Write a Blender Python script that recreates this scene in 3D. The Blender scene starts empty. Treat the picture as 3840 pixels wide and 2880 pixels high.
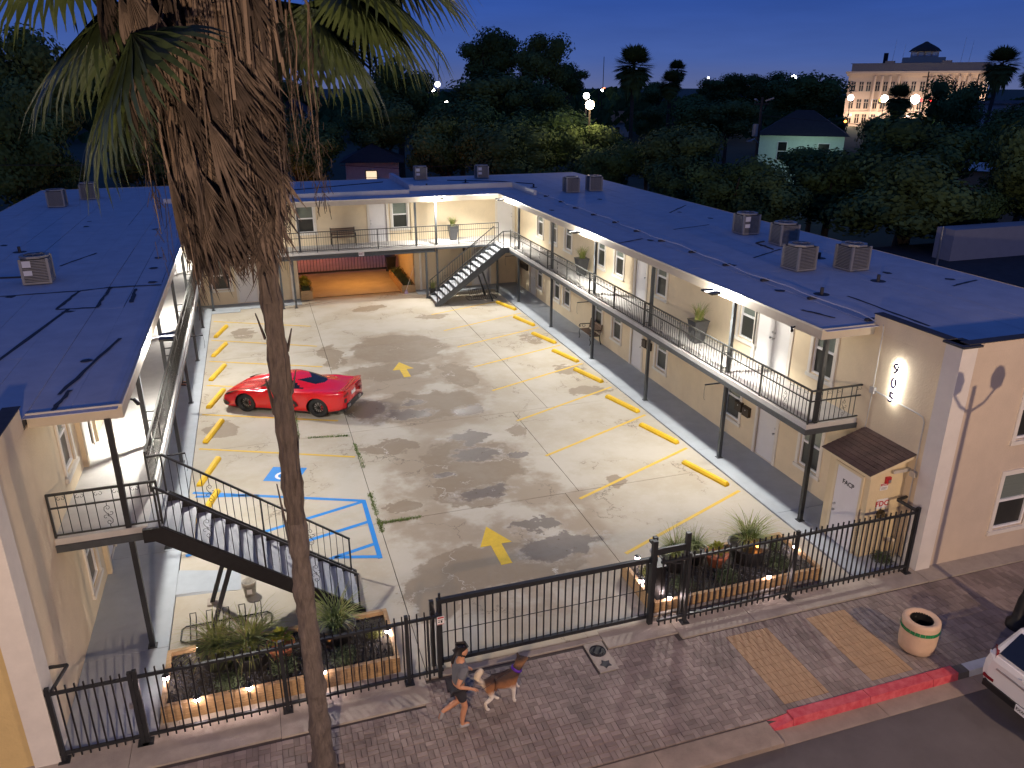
import bpy, bmesh, math, random
from mathutils import Vector, Matrix, Quaternion
from math import pi, sin, cos, radians, atan2, sqrt
R = random.Random(11)
sc = bpy.context.scene
COL = sc.collection
# ------------------------------------------------------------------ camera
cam = bpy.data.cameras.new('camera'); camo = bpy.data.objects.new('camera', cam); COL.objects.link(camo)
camo.location = (2.989, -13.076, 10.811)
camo.rotation_euler = (pi/2 - 0.36543, 0, -0.3145)
cam.sensor_width = 36; cam.lens = 27.383; cam.clip_start = 0.1; cam.clip_end = 6000
sc.camera = camo
# ------------------------------------------------------------------ dusk sky (sun already below the horizon, no sun lamp)
w = bpy.data.worlds.new('World'); sc.world = w; w.use_nodes = True
nt = w.node_tree; nt.nodes.clear()
def wn(t): return nt.nodes.new(t)
out = wn('ShaderNodeOutputWorld'); bg = wn('ShaderNodeBackground'); tc = wn('ShaderNodeTexCoord')
sep = wn('ShaderNodeSeparateXYZ'); ramp = wn('ShaderNodeValToRGB')
nt.links.new(tc.outputs['Generated'], sep.inputs[0]); nt.links.new(sep.outputs[2], ramp.inputs[0])
cr = ramp.color_ramp
SKY = [(0.0, (.105, .135, .30)), (.03, (.060, .112, .345)), (.09, (.032, .084, .345)), (.22, (.025, .070, .29)), (.5, (.028, .068, .262)), (1, (.030, .070, .26))]
while len(cr.elements) > 1: cr.elements.remove(cr.elements[-1])
for i, (p, c) in enumerate(SKY):
    e = cr.elements[0] if i == 0 else cr.elements.new(p)
    e.position = p; e.color = (*c, 1)
mp = wn('ShaderNodeMapping'); mp.inputs['Scale'].default_value = (1, 1, 7)
nz = wn('ShaderNodeTexNoise'); nz.inputs['Scale'].default_value = 2.2; nz.inputs['Detail'].default_value = 5; nz.inputs['Roughness'].default_value = .6
mr = wn('ShaderNodeMapRange'); mr.inputs[1].default_value = .3; mr.inputs[2].default_value = .75; mr.inputs[3].default_value = .86; mr.inputs[4].default_value = 1.16
mu = wn('ShaderNodeVectorMath'); mu.operation = 'MULTIPLY'
nt.links.new(tc.outputs['Generated'], mp.inputs[0]); nt.links.new(mp.outputs[0], nz.inputs['Vector']); nt.links.new(nz.outputs['Fac'], mr.inputs[0])
nt.links.new(ramp.outputs[0], mu.inputs[0]); nt.links.new(mr.outputs[0], mu.inputs[1])
nt.links.new(mu.outputs[0], bg.inputs[0]); bg.inputs[1].default_value = 1.0
nt.links.new(bg.outputs[0], out.inputs[0])
vs = sc.view_settings; vs.view_transform = 'Standard'; vs.look = 'None'; vs.exposure = 0; vs.gamma = 1; vs.use_curve_mapping = False
cy = sc.cycles
cy.use_denoising = True
try: cy.denoiser = 'OPENIMAGEDENOISE'
except Exception: pass
cy.max_bounces = 6; cy.diffuse_bounces = 3; cy.glossy_bounces = 3; cy.transmission_bounces = 4; cy.caustics_reflective = False; cy.caustics_refractive = False
cy.sample_clamp_indirect = 4
# ------------------------------------------------------------------ lamps the place has (objects that carry them are built further down)
FLOOD_W = 1250
FLOODS = [(15.12, 16.1, 5.24), (15.12, 5.8, 5.24), (15.15, 26.2, 5.24), (.68, 6.0, 5.24), (.68, 16.7, 5.24), (12.1, 27.35, 5.26), (.75, 26.4, 5.24)]
STREETLAMPS = [(1.5, -13.2, 7.6), (17.0, -13.2, 7.6)]
def lamp(name, loc, power, col=(1, .9, .74), rad=.1, typ='POINT', rot=None, spot=None):
    l = bpy.data.lights.new(name, typ); l.energy = power; l.color = col
    if typ in ('POINT', 'SPOT'): l.shadow_soft_size = rad
    if typ == 'SPOT': l.spot_size = spot or radians(150); l.spot_blend = .6
    o = bpy.data.objects.new(name, l); COL.objects.link(o); o.location = loc
    if rot: o.rotation_euler = rot
    return o
# ------------------------------------------------------------------ helpers
class MB:
    def __init__(s): s.v = []; s.f = []; s.m = []
    def quad(s, *p, m=0):
        n = len(s.v); s.v += [tuple(q) for q in p]; s.f.append(tuple(range(n, n+len(p)))); s.m.append(m); return s
    def box(s, x0, y0, z0, x1, y1, z1, m=0):
        if x1 < x0: x0, x1 = x1, x0
        if y1 < y0: y0, y1 = y1, y0
        if z1 < z0: z0, z1 = z1, z0
        n = len(s.v)
        s.v += [(x0, y0, z0), (x1, y0, z0), (x1, y1, z0), (x0, y1, z0), (x0, y0, z1), (x1, y0, z1), (x1, y1, z1), (x0, y1, z1)]
        for q in ((0, 3, 2, 1), (4, 5, 6, 7), (0, 1, 5, 4), (1, 2, 6, 5), (2, 3, 7, 6), (3, 0, 4, 7)): s.f.append(tuple(n+i for i in q)); s.m.append(m)
        return s
    def hexa(s, b, t, m=0):
        n = len(s.v); s.v += [tuple(q) for q in b] + [tuple(q) for q in t]; k = len(b)
        s.f.append(tuple(n+i for i in reversed(range(k)))); s.f.append(tuple(n+k+i for i in range(k))); s.m += [m, m]
        for i in range(k):
            j = (i+1) % k; s.f.append((n+i, n+j, n+k+j, n+k+i)); s.m.append(m)
        return s
    def bar(s, p, q, w, h=None, m=0, up=(0, 0, 1)):
        p = Vector(p); q = Vector(q); d = (q-p).normalized(); u = Vector(up)
        if abs(d.dot(u)) > .98: u = Vector((0, 1, 0))
        a = d.cross(u).normalized(); b = a.cross(d); h = h or w; a = a*w/2; b = b*h/2
        return s.hexa([p-a-b, p+a-b, p+a+b, p-a+b], [q-a-b, q+a-b, q+a+b, q-a+b], m)
    def cyl(s, p, q, r0, r1=None, n=10, m=0, cap=True):
        p = Vector(p); q = Vector(q); d = (q-p).normalized(); u = Vector((0, 0, 1)) if abs(d.z) < .95 else Vector((1, 0, 0))
        a = d.cross(u).normalized(); b = a.cross(d); r1 = r0 if r1 is None else r1; k = len(s.v)
        for c, r in ((p, r0), (q, r1)):
            for i in range(n): t = 2*pi*i/n; s.v.append(tuple(c+a*cos(t)*r+b*sin(t)*r))
        for i in range(n):
            j = (i+1) % n; s.f.append((k+j, k+i, k+n+i, k+n+j)); s.m.append(m)
        if cap:
            s.f.append(tuple(k+i for i in range(n))); s.f.append(tuple(k+n+i for i in reversed(range(n)))); s.m += [m, m]
        return s
    def tube(s, pts, r, n=6, m=0):
        pts = [Vector(p) for p in pts]; k = len(s.v); L = len(pts); pu = None
        for i, p in enumerate(pts):
            d = (pts[min(i+1, L-1)]-pts[max(i-1, 0)]).normalized()
            u = pu or (Vector((0, 0, 1)) if abs(d.z) < .9 else Vector((1, 0, 0)))
            a = d.cross(u).normalized(); b = a.cross(d); pu = b
            rr = r[i] if isinstance(r, (list, tuple)) else r
            for j in range(n): t = 2*pi*j/n; s.v.append(tuple(p+a*cos(t)*rr+b*sin(t)*rr))
        for i in range(L-1):
            for j in range(n):
                j2 = (j+1) % n; s.f.append((k+i*n+j2, k+i*n+j, k+(i+1)*n+j, k+(i+1)*n+j2)); s.m.append(m)
        s.f.append(tuple(k+j for j in range(n))); s.f.append(tuple(k+(L-1)*n+j for j in reversed(range(n)))); s.m += [m, m]
        return s
    def lathe(s, c, prof, n=16, m=0, axis='z', cap=False):
        k = len(s.v); c = Vector(c)
        for r, z in prof:
            for i in range(n):
                t = 2*pi*i/n; x, y = r*cos(t), r*sin(t)
                s.v.append(tuple(c+(Vector((x, y, z)) if axis == 'z' else Vector((x, z, y)))))
        for a in range(len(prof)-1):
            for i in range(n):
                j = (i+1) % n; q = (k+a*n+i, k+a*n+j, k+(a+1)*n+j, k+(a+1)*n+i)
                s.f.append(q if axis == 'z' else q[::-1]); s.m.append(m)
        if cap:
            s.f.append(tuple(k+i for i in reversed(range(n)))); s.f.append(tuple(k+(len(prof)-1)*n+i for i in range(n))); s.m += [m, m]
        return s
    def prism(s, poly, z0, z1, m=0):
        return s.hexa([(x, y, z0) for x, y in poly], [(x, y, z1) for x, y in poly], m)
    def mesh(s, name, mats, smooth=False):
        me = bpy.data.meshes.new(name); me.from_pydata(s.v, [], s.f)
        for m in (mats if isinstance(mats, (list, tuple)) else [mats]): me.materials.append(m)
        if any(s.m): me.polygons.foreach_set('material_index', s.m)
        if smooth: me.polygons.foreach_set('use_smooth', [True]*len(me.polygons))
        me.update(); return me
    def obj(s, name, mats, parent=None, smooth=False, loc=None, rz=0):
        return link(name, s.mesh(name, mats, smooth), parent, loc, rz)
def link(name, me, parent=None, loc=None, rz=0, rot=None, scale=None):
    o = bpy.data.objects.new(name, me); COL.objects.link(o)
    if parent: o.parent = parent
    if loc is not None: o.location = loc
    if rz: o.rotation_euler = (0, 0, rz)
    if rot is not None: o.rotation_euler = rot
    if scale is not None: o.scale = scale
    return o
def tag(o, label, cat, group=None):
    o['label'] = label; o['category'] = cat
    if group: o['group'] = group
    return o
def thing(name, label, cat, loc=(0, 0, 0), rz=0, group=None):
    o = bpy.data.objects.new(name, None); COL.objects.link(o); o.location = loc; o.rotation_euler = (0, 0, rz)
    return tag(o, label, cat, group)
def kind(o, k='structure'): o['kind'] = k; return o
def dup(o, label=None, loc=None, rz=None, parent=None):
    c = o.copy(); COL.objects.link(c)
    if parent: c.parent = parent
    if loc is not None: c.location = loc
    if rz is not None: c.rotation_euler = (0, 0, rz)
    if label: c['label'] = label
    for ch in list(o.children): dup(ch, parent=c)
    return c
ORD = ['first', 'second', 'third', 'fourth', 'fifth', 'sixth', 'seventh', 'eighth', 'ninth', 'tenth', 'eleventh', 'twelfth', 'thirteenth', 'fourteenth', 'fifteenth', 'sixteenth', 'seventeenth', 'eighteenth', 'nineteenth', 'twentieth', 'twenty-first', 'twenty-second']
_mc = {}
def mat(name, col, rough=.7, metal=0, var=.12, sc_=3.0, bump=0, bsc=40, spec=.5, emit=None, es=0, coat=0, stretch=None, hue=None):
    if name in _mc: return _mc[name]
    m = bpy.data.materials.new(name); _mc[name] = m; m.use_nodes = True; t = m.node_tree; b = t.nodes['Principled BSDF']
    b.inputs['Roughness'].default_value = rough; b.inputs['Metallic'].default_value = metal
    b.inputs['Specular IOR Level'].default_value = spec
    if coat: b.inputs['Coat Weight'].default_value = coat; b.inputs['Coat Roughness'].default_value = .04
    b.inputs['Base Color'].default_value = (*col, 1)
    if emit: b.inputs['Emission Color'].default_value = (*emit, 1); b.inputs['Emission Strength'].default_value = es
    if var or bump:
        co = t.nodes.new('ShaderNodeTexCoord'); vec = co.outputs['Object']
        if stretch:
            mp = t.nodes.new('ShaderNodeMapping'); mp.inputs['Scale'].default_value = stretch; t.links.new(vec, mp.inputs[0]); vec = mp.outputs[0]
        if var:
            n = t.nodes.new('ShaderNodeTexNoise'); n.inputs['Scale'].default_value = sc_; n.inputs['Detail'].default_value = 6; n.inputs['Roughness'].default_value = .65
            t.links.new(vec, n.inputs['Vector'])
            mr = t.nodes.new('ShaderNodeMapRange'); mr.inputs[1].default_value = .3; mr.inputs[2].default_value = .7; mr.inputs[3].default_value = 0; mr.inputs[4].default_value = 1
            t.links.new(n.outputs['Fac'], mr.inputs[0])
            mx = t.nodes.new('ShaderNodeMix'); mx.data_type = 'RGBA'
            c2 = hue or tuple(c*(1+var) for c in col)
            mx.inputs['A'].default_value = (*[c*(1-var) for c in col], 1); mx.inputs['B'].default_value = (*c2, 1)
            t.links.new(mr.outputs[0], mx.inputs['Factor']); t.links.new(mx.outputs['Result'], b.inputs['Base Color'])
        if bump:
            n2 = t.nodes.new('ShaderNodeTexNoise'); n2.inputs['Scale'].default_value = bsc; n2.inputs['Detail'].default_value = 4
            t.links.new(vec, n2.inputs['Vector'])
            bp = t.nodes.new('ShaderNodeBump'); bp.inputs['Strength'].default_value = bump; bp.inputs['Distance'].default_value = .02
            t.links.new(n2.outputs['Fac'], bp.inputs['Height']); t.links.new(bp.outputs[0], b.inputs['Normal'])
    return m
def emat(name, col, s):
    return mat(name, (.8, .8, .8), .5, var=0, emit=col, es=s)
def textmesh(name, txt, size, ext, m, align='CENTER'):
    c = bpy.data.curves.new(name, 'FONT'); c.body = txt; c.size = size; c.extrude = ext; c.offset = size*.022; c.align_x = align; c.align_y = 'CENTER'; c.resolution_u = 3
    o = bpy.data.objects.new(name, c); COL.objects.link(o); bpy.context.view_layer.update()
    me = bpy.data.meshes.new_from_object(o.evaluated_get(bpy.context.evaluated_depsgraph_get()))
    bpy.data.objects.remove(o); me.materials.clear(); me.materials.append(m); me.name = name
    return me
M_stucco = mat('cream_stucco', (.70, .585, .40), .85, var=.07, sc_=1.2, bump=.35, bsc=22)
M_white = mat('white_paint', (.74, .73, .70), .5, var=.04, sc_=2)
M_trim = mat('offwhite_trim', (.70, .66, .58), .6, var=.06, sc_=3)
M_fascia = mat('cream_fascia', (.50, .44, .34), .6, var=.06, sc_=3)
M_soffit = mat('soffit_paint', (.62, .57, .46), .7, var=.05)
M_vinyl = mat('white_vinyl', (.78, .78, .78), .4, var=.02)
M_dark = mat('dark_steel_paint', (.028, .030, .032), .45, .3, var=.2, sc_=8)
M_postp = mat('charcoal_post_paint', (.055, .062, .068), .5, .1, var=.15, sc_=6)
M_iron = mat('black_iron', (.018, .017, .017), .5, .3, var=.25, sc_=9)
M_pane1 = mat('glass_blind', (.16, .19, .165), .12, var=.12, sc_=1.5, spec=.6, stretch=(.2, .2, 22))
M_pane2 = mat('glass_screen', (.030, .032, .028), .3, var=.15, spec=.4)
M_steel = mat('brushed_steel', (.5, .5, .5), .35, .9, var=.05)
M_bronze = mat('dark_bronze', (.05, .035, .025), .4, .6, var=.2)
M_black = mat('black_plastic', (.012, .012, .013), .45, var=.2)
M_rail = mat('iron_rail_paint', (.040, .042, .040), .45, .3, var=.2, sc_=9)
# ================================================================== GROUND
def lot_material():
    m = bpy.data.materials.new('lot_concrete'); m.use_nodes = True; t = m.node_tree; b = t.nodes['Principled BSDF']; N = t.nodes.new; L = t.links.new
    co = N('ShaderNodeTexCoord').outputs['Object']
    def noise(s, d=5, r=.6):
        n = N('ShaderNodeTexNoise'); n.inputs['Scale'].default_value = s; n.inputs['Detail'].default_value = d; n.inputs['Roughness'].default_value = r; L(co, n.inputs['Vector']); return n
    def rng(i, a, c, lo=0, hi=1):
        r = N('ShaderNodeMapRange'); r.interpolation_type = 'SMOOTHSTEP'
        r.inputs[1].default_value = a; r.inputs[2].default_value = c; r.inputs[3].default_value = lo; r.inputs[4].default_value = hi; L(i, r.inputs[0]); return r.outputs[0]
    def mix(f, a, c):
        x = N('ShaderNodeMix'); x.data_type = 'RGBA'; L(f, x.inputs['Factor'])
        for k, v in (('A', a), ('B', c)):
            if isinstance(v, tuple): x.inputs[k].default_value = (*v, 1)
            else: L(v, x.inputs[k])
        return x.outputs['Result']
    def mth(op, a, c=None):
        x = N('ShaderNodeMath'); x.operation = op
        for k, v in ((0, a), (1, c)):
            if v is None: continue
            if isinstance(v, (int, float)): x.inputs[k].default_value = v
            else: L(v, x.inputs[k])
        return x.outputs[0]
    wob = noise(1.3, 6, .62); sub = N('ShaderNodeVectorMath'); sub.operation = 'SUBTRACT'; L(wob.outputs['Color'], sub.inputs[0]); sub.inputs[1].default_value = (.5, .5, .5)
    sca = N('ShaderNodeVectorMath'); sca.operation = 'SCALE'; L(sub.outputs[0], sca.inputs[0]); sca.inputs['Scale'].default_value = 1.7
    add = N('ShaderNodeVectorMath'); L(co, add.inputs[0]); L(sca.outputs[0], add.inputs[1])
    def field(lst):
        o = None
        for cx, cy_, rx, ry in lst:
            s1 = N('ShaderNodeVectorMath'); s1.operation = 'SUBTRACT'; L(add.outputs[0], s1.inputs[0]); s1.inputs[1].default_value = (cx, cy_, 0)
            s2 = N('ShaderNodeVectorMath'); s2.operation = 'MULTIPLY'; L(s1.outputs[0], s2.inputs[0]); s2.inputs[1].default_value = (1/rx, 1/ry, 0)
            ln = N('ShaderNodeVectorMath'); ln.operation = 'LENGTH'; L(s2.outputs[0], ln.inputs[0])
            o = ln.outputs['Value'] if o is None else mth('MINIMUM', o, ln.outputs['Value'])
        return o
    damp = field([(8.3, 19.6, 2.1, 2.1), (7.95, 26.6, 1.0, .6), (10.85, 24, .75, .55), (10, 15.4, .6, 1.5), (7.7, 12.7, 2.5, 1.4), (6.3, 9.6, .85, .6), (8.5, 7.8, 1.6, 1.7), (8, 6.2, 1.1, 1.2), (5.9, 5.8, .5, .3), (12.1, 5.2, .4, .4), (10.6, 9.5, .4, .5), (14.4, 14.7, .55, .6), (14.4, 18.9, .5, .8), (14.3, 12.2, .75, .5), (7.75, 2.3, 2.4, 1.0), (5.9, 1.5, .7, .9), (5.4, 19.2, .5, 1.8), (1.8, 24, .55, 1.0), (1.1, 12.8, .6, .8), (7.4, 16.7, 1.8, 1.0)])
    wet = field([(7.8, 13.1, .4, .28), (7.3, 12.1, .9, .38), (9.5, 11.8, .6, .42), (5.9, 13, .75, .9), (8.8, 9.6, .75, .42), (8.8, 8.35, .8, .5), (9.95, 7.95, .32, .25), (7.4, 7.3, .33, .22), (8.2, 5.8, .7, .42), (9.4, 2.6, 1.0, .55), (9.1, 3.7, .7, .3)])
    n1 = noise(.5, 6); n2 = noise(5, 8, .7); n3 = noise(60, 2)
    base = mix(rng(n1.outputs['Fac'], .35, .65), (.45, .41, .335), (.385, .335, .25))
    base = mix(mth('MULTIPLY', rng(n2.outputs['Fac'], .45, .75), .28), base, (.52, .49, .43))
    dm = mth('MULTIPLY', rng(damp, 1.03, .90), .82); lane = field([(8.2, 5, 3.2, 5.5), (8.3, 16, 3.0, 6.5)]); base = mix(mth('MULTIPLY', mth('MULTIPLY', rng(lane, 1.05, .8), rng(n1.outputs['Fac'], .40, .54)), .7), base, (.27, .21, .145)); base = mix(dm, base, (.215, .165, .108))
    wm = rng(wet, 1.04, .88); ringm = mth('MULTIPLY', mth('MULTIPLY', rng(wet, 1.45, 1.1), rng(n2.outputs['Fac'], .4, .62)), .35)
    base = mix(ringm, base, (.52, .50, .46)); base = mix(mth('MULTIPLY', wm, .85), base, (.105, .080, .058))
    # hairline cracks
    v = N('ShaderNodeTexVoronoi'); v.feature = 'DISTANCE_TO_EDGE'; v.inputs['Scale'].default_value = .36; L(add.outputs[0], v.inputs['Vector'])
    ck = mth('MULTIPLY', rng(v.outputs['Distance'], .0085, .003), rng(n1.outputs['Fac'], .46, .6))
    base = mix(mth('MULTIPLY', ck, .8), base, mix(dm, (.15, .12, .085), (.6, .56, .5)))
    L(base, b.inputs['Base Color'])
    rg = mth('SUBTRACT', rng(n2.outputs['Fac'], .3, .7, .72, .88), mth('MULTIPLY', wm, .36)); L(mth('SUBTRACT', rg, mth('MULTIPLY', dm, .12)), b.inputs['Roughness'])
    bp = N('ShaderNodeBump'); bp.inputs['Strength'].default_value = .25; bp.inputs['Distance'].default_value = .01; L(n3.outputs['Fac'], bp.inputs['Height']); L(bp.outputs[0], b.inputs['Normal'])
    return m
M_lot = lot_material()
M_soil = mat('dark_soil', (.035, .03, .02), .95, var=.3, sc_=2)
M_walk = mat('grey_painted_concrete', (.36, .395, .425), .75, var=.09, sc_=1.6, bump=.2, bsc=60)
M_conc = mat('weathered_concrete', (.37, .32, .265), .85, var=.16, sc_=2.2, bump=.3, bsc=60)
M_asph = mat('asphalt', (.092, .078, .078), .85, var=.16, sc_=1.4, bump=.5, bsc=120)
M_gut = mat('gutter_concrete', (.27, .21, .165), .85, var=.25, sc_=1.6, bump=.3)
M_redc = mat('red_curb_paint', (.55, .035, .06), .6, var=.22, sc_=6, hue=(.60, .13, .14))
M_yel = mat('yellow_paint', (.70, .44, .012), .6, var=.1, sc_=4)
M_yell = mat('worn_yellow_line', (.68, .42, .02), .7, var=.12, sc_=7, hue=(.60, .42, .08))
M_blue = mat('blue_paint', (.01, .20, .58), .6, var=.06)
def grass_far():
    return mat('night_grass', (.030, .042, .018), .95, var=.4, sc_=.08)
g = MB(); g.quad((-2500, -800, -.22), (2500, -800, -.22), (2500, 3500, -.22), (-2500, 3500, -.22)); kind(g.obj('ground', grass_far()))
g = MB().box(-60, -40, -.2, 90, -4.5, -.125); st = kind(g.obj('street', M_asph))
lot = kind(MB().box(.31, -.9, -.2, 15.43, 29.6, -.035).obj('parking_lot', M_soil))
XS = [[.31, 5.2, 10.48, 15.43], [.31, 5.2, 10.9, 15.43], [.31, 3.55, 5.2, 12.2, 15.43]]
YS = [-.86, 5.07, 11.15, 29.58]
for r in range(3):
    ys = [YS[r], YS[r+1]] if r < 2 else [11.15, 20.3, 29.58]
    for a in range(len(ys)-1):
        for c in range(len(XS[r])-1):
            MB().box(XS[r][c]+.009, ys[a]+.009, -.03, XS[r][c+1]-.009, ys[a+1]-.009, R.uniform(-.004, .0)).obj('concrete_slab', M_lot, lot)
MB().box(4.8, 29.6, -.15, 11.1, 45, -.004).obj('driveway', mat('tan_driveway', (.42, .36, .27), .8, var=.15, sc_=1.2), lot)
# markings
def line(a, b, wd, m, name='stall_line', z=.004):
    a = Vector((*a, 0)); b = Vector((*b, 0)); d = (b-a).normalized(); n = Vector((-d.y, d.x, 0))*wd/2
    mb = MB(); k = max(1, int((b-a).length/.5))
    return mb.hexa([(*(p.xy), .001) for p in (a-n, b-n, b+n, a+n)], [(*(p.xy), z) for p in (a-n, b-n, b+n, a+n)]).obj(name, m, lot)
for a, b in (((10.9, 24.4), (15.2, 26.0)), ((10.85, 21.5), (15.27, 23.25)), ((10.85, 18.9), (15.27, 20.6)), ((10.85, 16.15), (15.27, 17.75)), ((10.8, 13.35), (15.26, 15.15)), ((10.79, 10.35), (15.26, 12.3)), ((10.79, 7.48), (15.25, 9.45)), ((10.75, 4.64), (15.27, 6.62)), ((10.77, 1.75), (15.27, 3.66)),
             ((.44, 26.5), (4.9, 24.2)), ((.45, 23.3), (4.93, 20.95)), ((.47, 20.25), (4.91, 18.1)), ((.46, 17.3), (4.91, 15.2)), ((.42, 14.3), (4.91, 12.27)), ((.45, 11.37), (5.1, 9.25))):
    line(a, b, .10, M_yell)
for a, b in (((.42, 8.36), (4.97, 6.40)), ((4.97, 6.44), (4.96, 3.42)), ((4.96, 3.50), (3.9, 3.82)), ((.5, 8.1), (2.2, 7.62)), ((.42, 5.0), (4.97, 6.37)), ((2.5, 4.55), (4.95, 5.24)), ((3.6, 3.72), (4.95, 4.12))):
    line(a, b, .12, M_blue, 'access_aisle_line', .005 if b != (4.96, 3.42) else .0065)
def flat(pts, m, name, z=.005, parent=None):
    return MB().hexa([(x, y, .001) for x, y in pts], [(x, y, z) for x, y in pts]).obj(name, m, parent or lot)
for cx, y0, y1, s in ((8.02, 15.83, 17.68, .87), (7.84, 2.24, 4.03, .83)):
    mb = MB(); yh = y0+(y1-y0)*.5
    for q in ([(cx-.14, y0), (cx+.14, y0), (cx+.14, yh), (cx-.14, yh)], [(cx-s/2, yh), (cx+s/2, yh), (cx, y1)]): mb.hexa([(x, y, .001) for x, y in q], [(x, y, .005) for x, y in q])
    mb.obj('direction_arrow', mat('yellow_arrow_paint', (.62, .41, .02), .6, var=.12, sc_=6), lot)
# accessible symbol
flat([(2.33, 8.49), (3.28, 8.12), (3.62, 8.94), (2.65, 9.33)], M_blue, 'accessible_bay_sign', .005)
Ms = mat('white_marking', (.7, .7, .7), .6, var=.05)
def sy(u, v): return (2.33+(3.28-2.33)*u+(2.65-2.33)*v, 8.49+(8.12-8.49)*u+(9.33-8.49)*v)
mb = MB()
def sseg(a, b, wd):
    a = Vector((*sy(*a), 0)); b = Vector((*sy(*b), 0)); d = (b-a).normalized(); n = Vector((-d.y, d.x, 0))*wd/2
    q = [a-n, b-n, b+n, a+n]; mb.hexa([(p.x, p.y, .0055) for p in q], [(p.x, p.y, .009) for p in q])
pts = [(.52+.24*cos(t), .40+.24*sin(t)) for t in [radians(x) for x in range(120, 371, 25)]]
for i in range(len(pts)-1): sseg(pts[i], pts[i+1], .085)
sseg((.45, .80), (.47, .48), .10); sseg((.46, .5), (.7, .48), .1); sseg((.7, .5), (.8, .22), .1); sseg((.45, .64), (.66, .64), .07)
p = [sy(.45+.085*cos(t*pi/4), .90+.085*sin(t*pi/4)) for t in range(8)]; mb.hexa([(x, y, .0055) for x, y in p], [(x, y, .009) for x, y in p])
mb.obj('wheelchair_symbol', Ms, lot)
# walkways
for nm, x0, x1, y0, y1, rows in (('walkway', 15.43, 17.08, -.9, 29.58, [-.9, 2.2, 6.3, 10.4, 14.7, 19.3, 23.9, 29.58]), ('walkway', -1.27, .31, -.9, 29.58, [-.9, 1.5, 5.3, 9.4, 13.5, 17.6, 21.7, 25.8, 29.58])):
    wk = kind(MB().box(x0, y0, -.18, x1, y1, -.01).obj(nm, M_soil))
    for i in range(len(rows)-1): MB().box(x0+.004, rows[i]+.006, -.12, x1-.004, rows[i+1]-.006, .045).obj('walkway_slab', M_walk, wk)
mb = MB(); mb.hexa([(.312, 3.3, 0), (1.3, 3.2, 0), (1.72, 3.15, 0), (1.72, 3.95, 0), (.312, 4.36, 0)], [(.312, 3.34, .04), (.9, 3.3, .03), (1.66, 3.15, .004), (1.70, 3.95, .004), (.312, 4.34, .04)])
mb.obj('ramp', M_walk, kind(bpy.data.objects.new('walkway_ramp', None)) if False else lot)
for x0, x1, y0 in ((.31, 4.8, 28.4), (11.1, 15.43, 28.6)):
    wk = kind(MB().box(x0, y0, -.02, x1, 29.58, .03).obj('walkway', M_walk))
MB().box(.32, 27.9, .002, 1.7, 28.38, .03).obj('walkway_slab', M_walk, wk)
# street edge: concrete strip, pavers, curb, gutter
sw = kind(MB().box(-9, -4.02, -.3, 40, -.86, -.03).obj('sidewalk', mat('mortar_sand', (.075, .06, .055), .95, var=.2)))
for x0, x1, y0, y1 in ((-3, -.1, -1.62, -.85), (-.1, 2.4, -1.64, -.85), (2.4, 5.13, -1.66, -.85), (8.9, 10.52, -1.3, -.75), (10.52, 12.3, -1.49, -.75), (12.3, 13.5, -1.49, -.75), (13.5, 15.6, -1.49, -.75), (15.6, 17.0, -1.49, -.75), (17.0, 19.4, -1.5, -1.0), (19.4, 23, -1.5, -1.0), (23, 40, -1.5, -1)):
    MB().box(x0+.005, y0, -.2, x1-.005, y1, .012).obj('concrete_strip', M_conc, sw)
MB().box(5.14, -1.02, -.2, 8.89, -.87, .004).obj('gate_threshold', M_conc, sw)
def paver_mat():
    m = bpy.data.materials.new('clay_pavers'); m.use_nodes = True; t = m.node_tree; b = t.nodes['Principled BSDF']; N = t.nodes.new; L = t.links.new
    ge = N('ShaderNodeNewGeometry'); oi = N('ShaderNodeObjectInfo'); a = N('ShaderNodeMath'); L(ge.outputs['Random Per Island'], a.inputs[0]); L(oi.outputs['Random'], a.inputs[1])
    f = N('ShaderNodeMath'); f.operation = 'FRACT'; L(a.outputs[0], f.inputs[0])
    r = N('ShaderNodeValToRGB'); L(f.outputs[0], r.inputs[0]); e = r.color_ramp
    e.elements[0].color = (.20, .158, .135, 1); e.elements[1].color = (.31, .25, .215, 1); k = e.elements.new(.5); k.color = (.255, .20, .172, 1)
    co = N('ShaderNodeTexCoord'); n = N('ShaderNodeTexNoise'); n.inputs['Scale'].default_value = 1.1; n.inputs['Detail'].default_value = 5; L(ge.outputs['Position'], n.inputs['Vector'])
    mr = N('ShaderNodeMapRange'); mr.inputs[1].default_value = .3; mr.inputs[2].default_value = .7; mr.inputs[3].default_value = .72; mr.inputs[4].default_value = 1.15; L(n.outputs['Fac'], mr.inputs[0])
    # the two tan crosswalk bands laid in lighter brick
    mv = N('ShaderNodeVectorMath'); mv.operation = 'MULTIPLY'; L(r.outputs[0], mv.inputs[0]); L(mr.outputs[0], mv.inputs[1]); L(mv.outputs[0], b.inputs['Base Color'])
    b.inputs['Roughness'].default_value = .75
    n3 = N('ShaderNodeTexNoise'); n3.inputs['Scale'].default_value = 90; L(ge.outputs['Position'], n3.inputs['Vector']); bp = N('ShaderNodeBump'); bp.inputs['Strength'].default_value = .3; bp.inputs['Distance'].default_value = .01; L(n3.outputs['Fac'], bp.inputs['Height']); L(bp.outputs[0], b.inputs['Normal'])
    return m
M_pav = paver_mat(); M_pavt = mat('tan_pavers', (.38, .245, .135), .75, var=.15, sc_=5, bump=.3, bsc=90)
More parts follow.
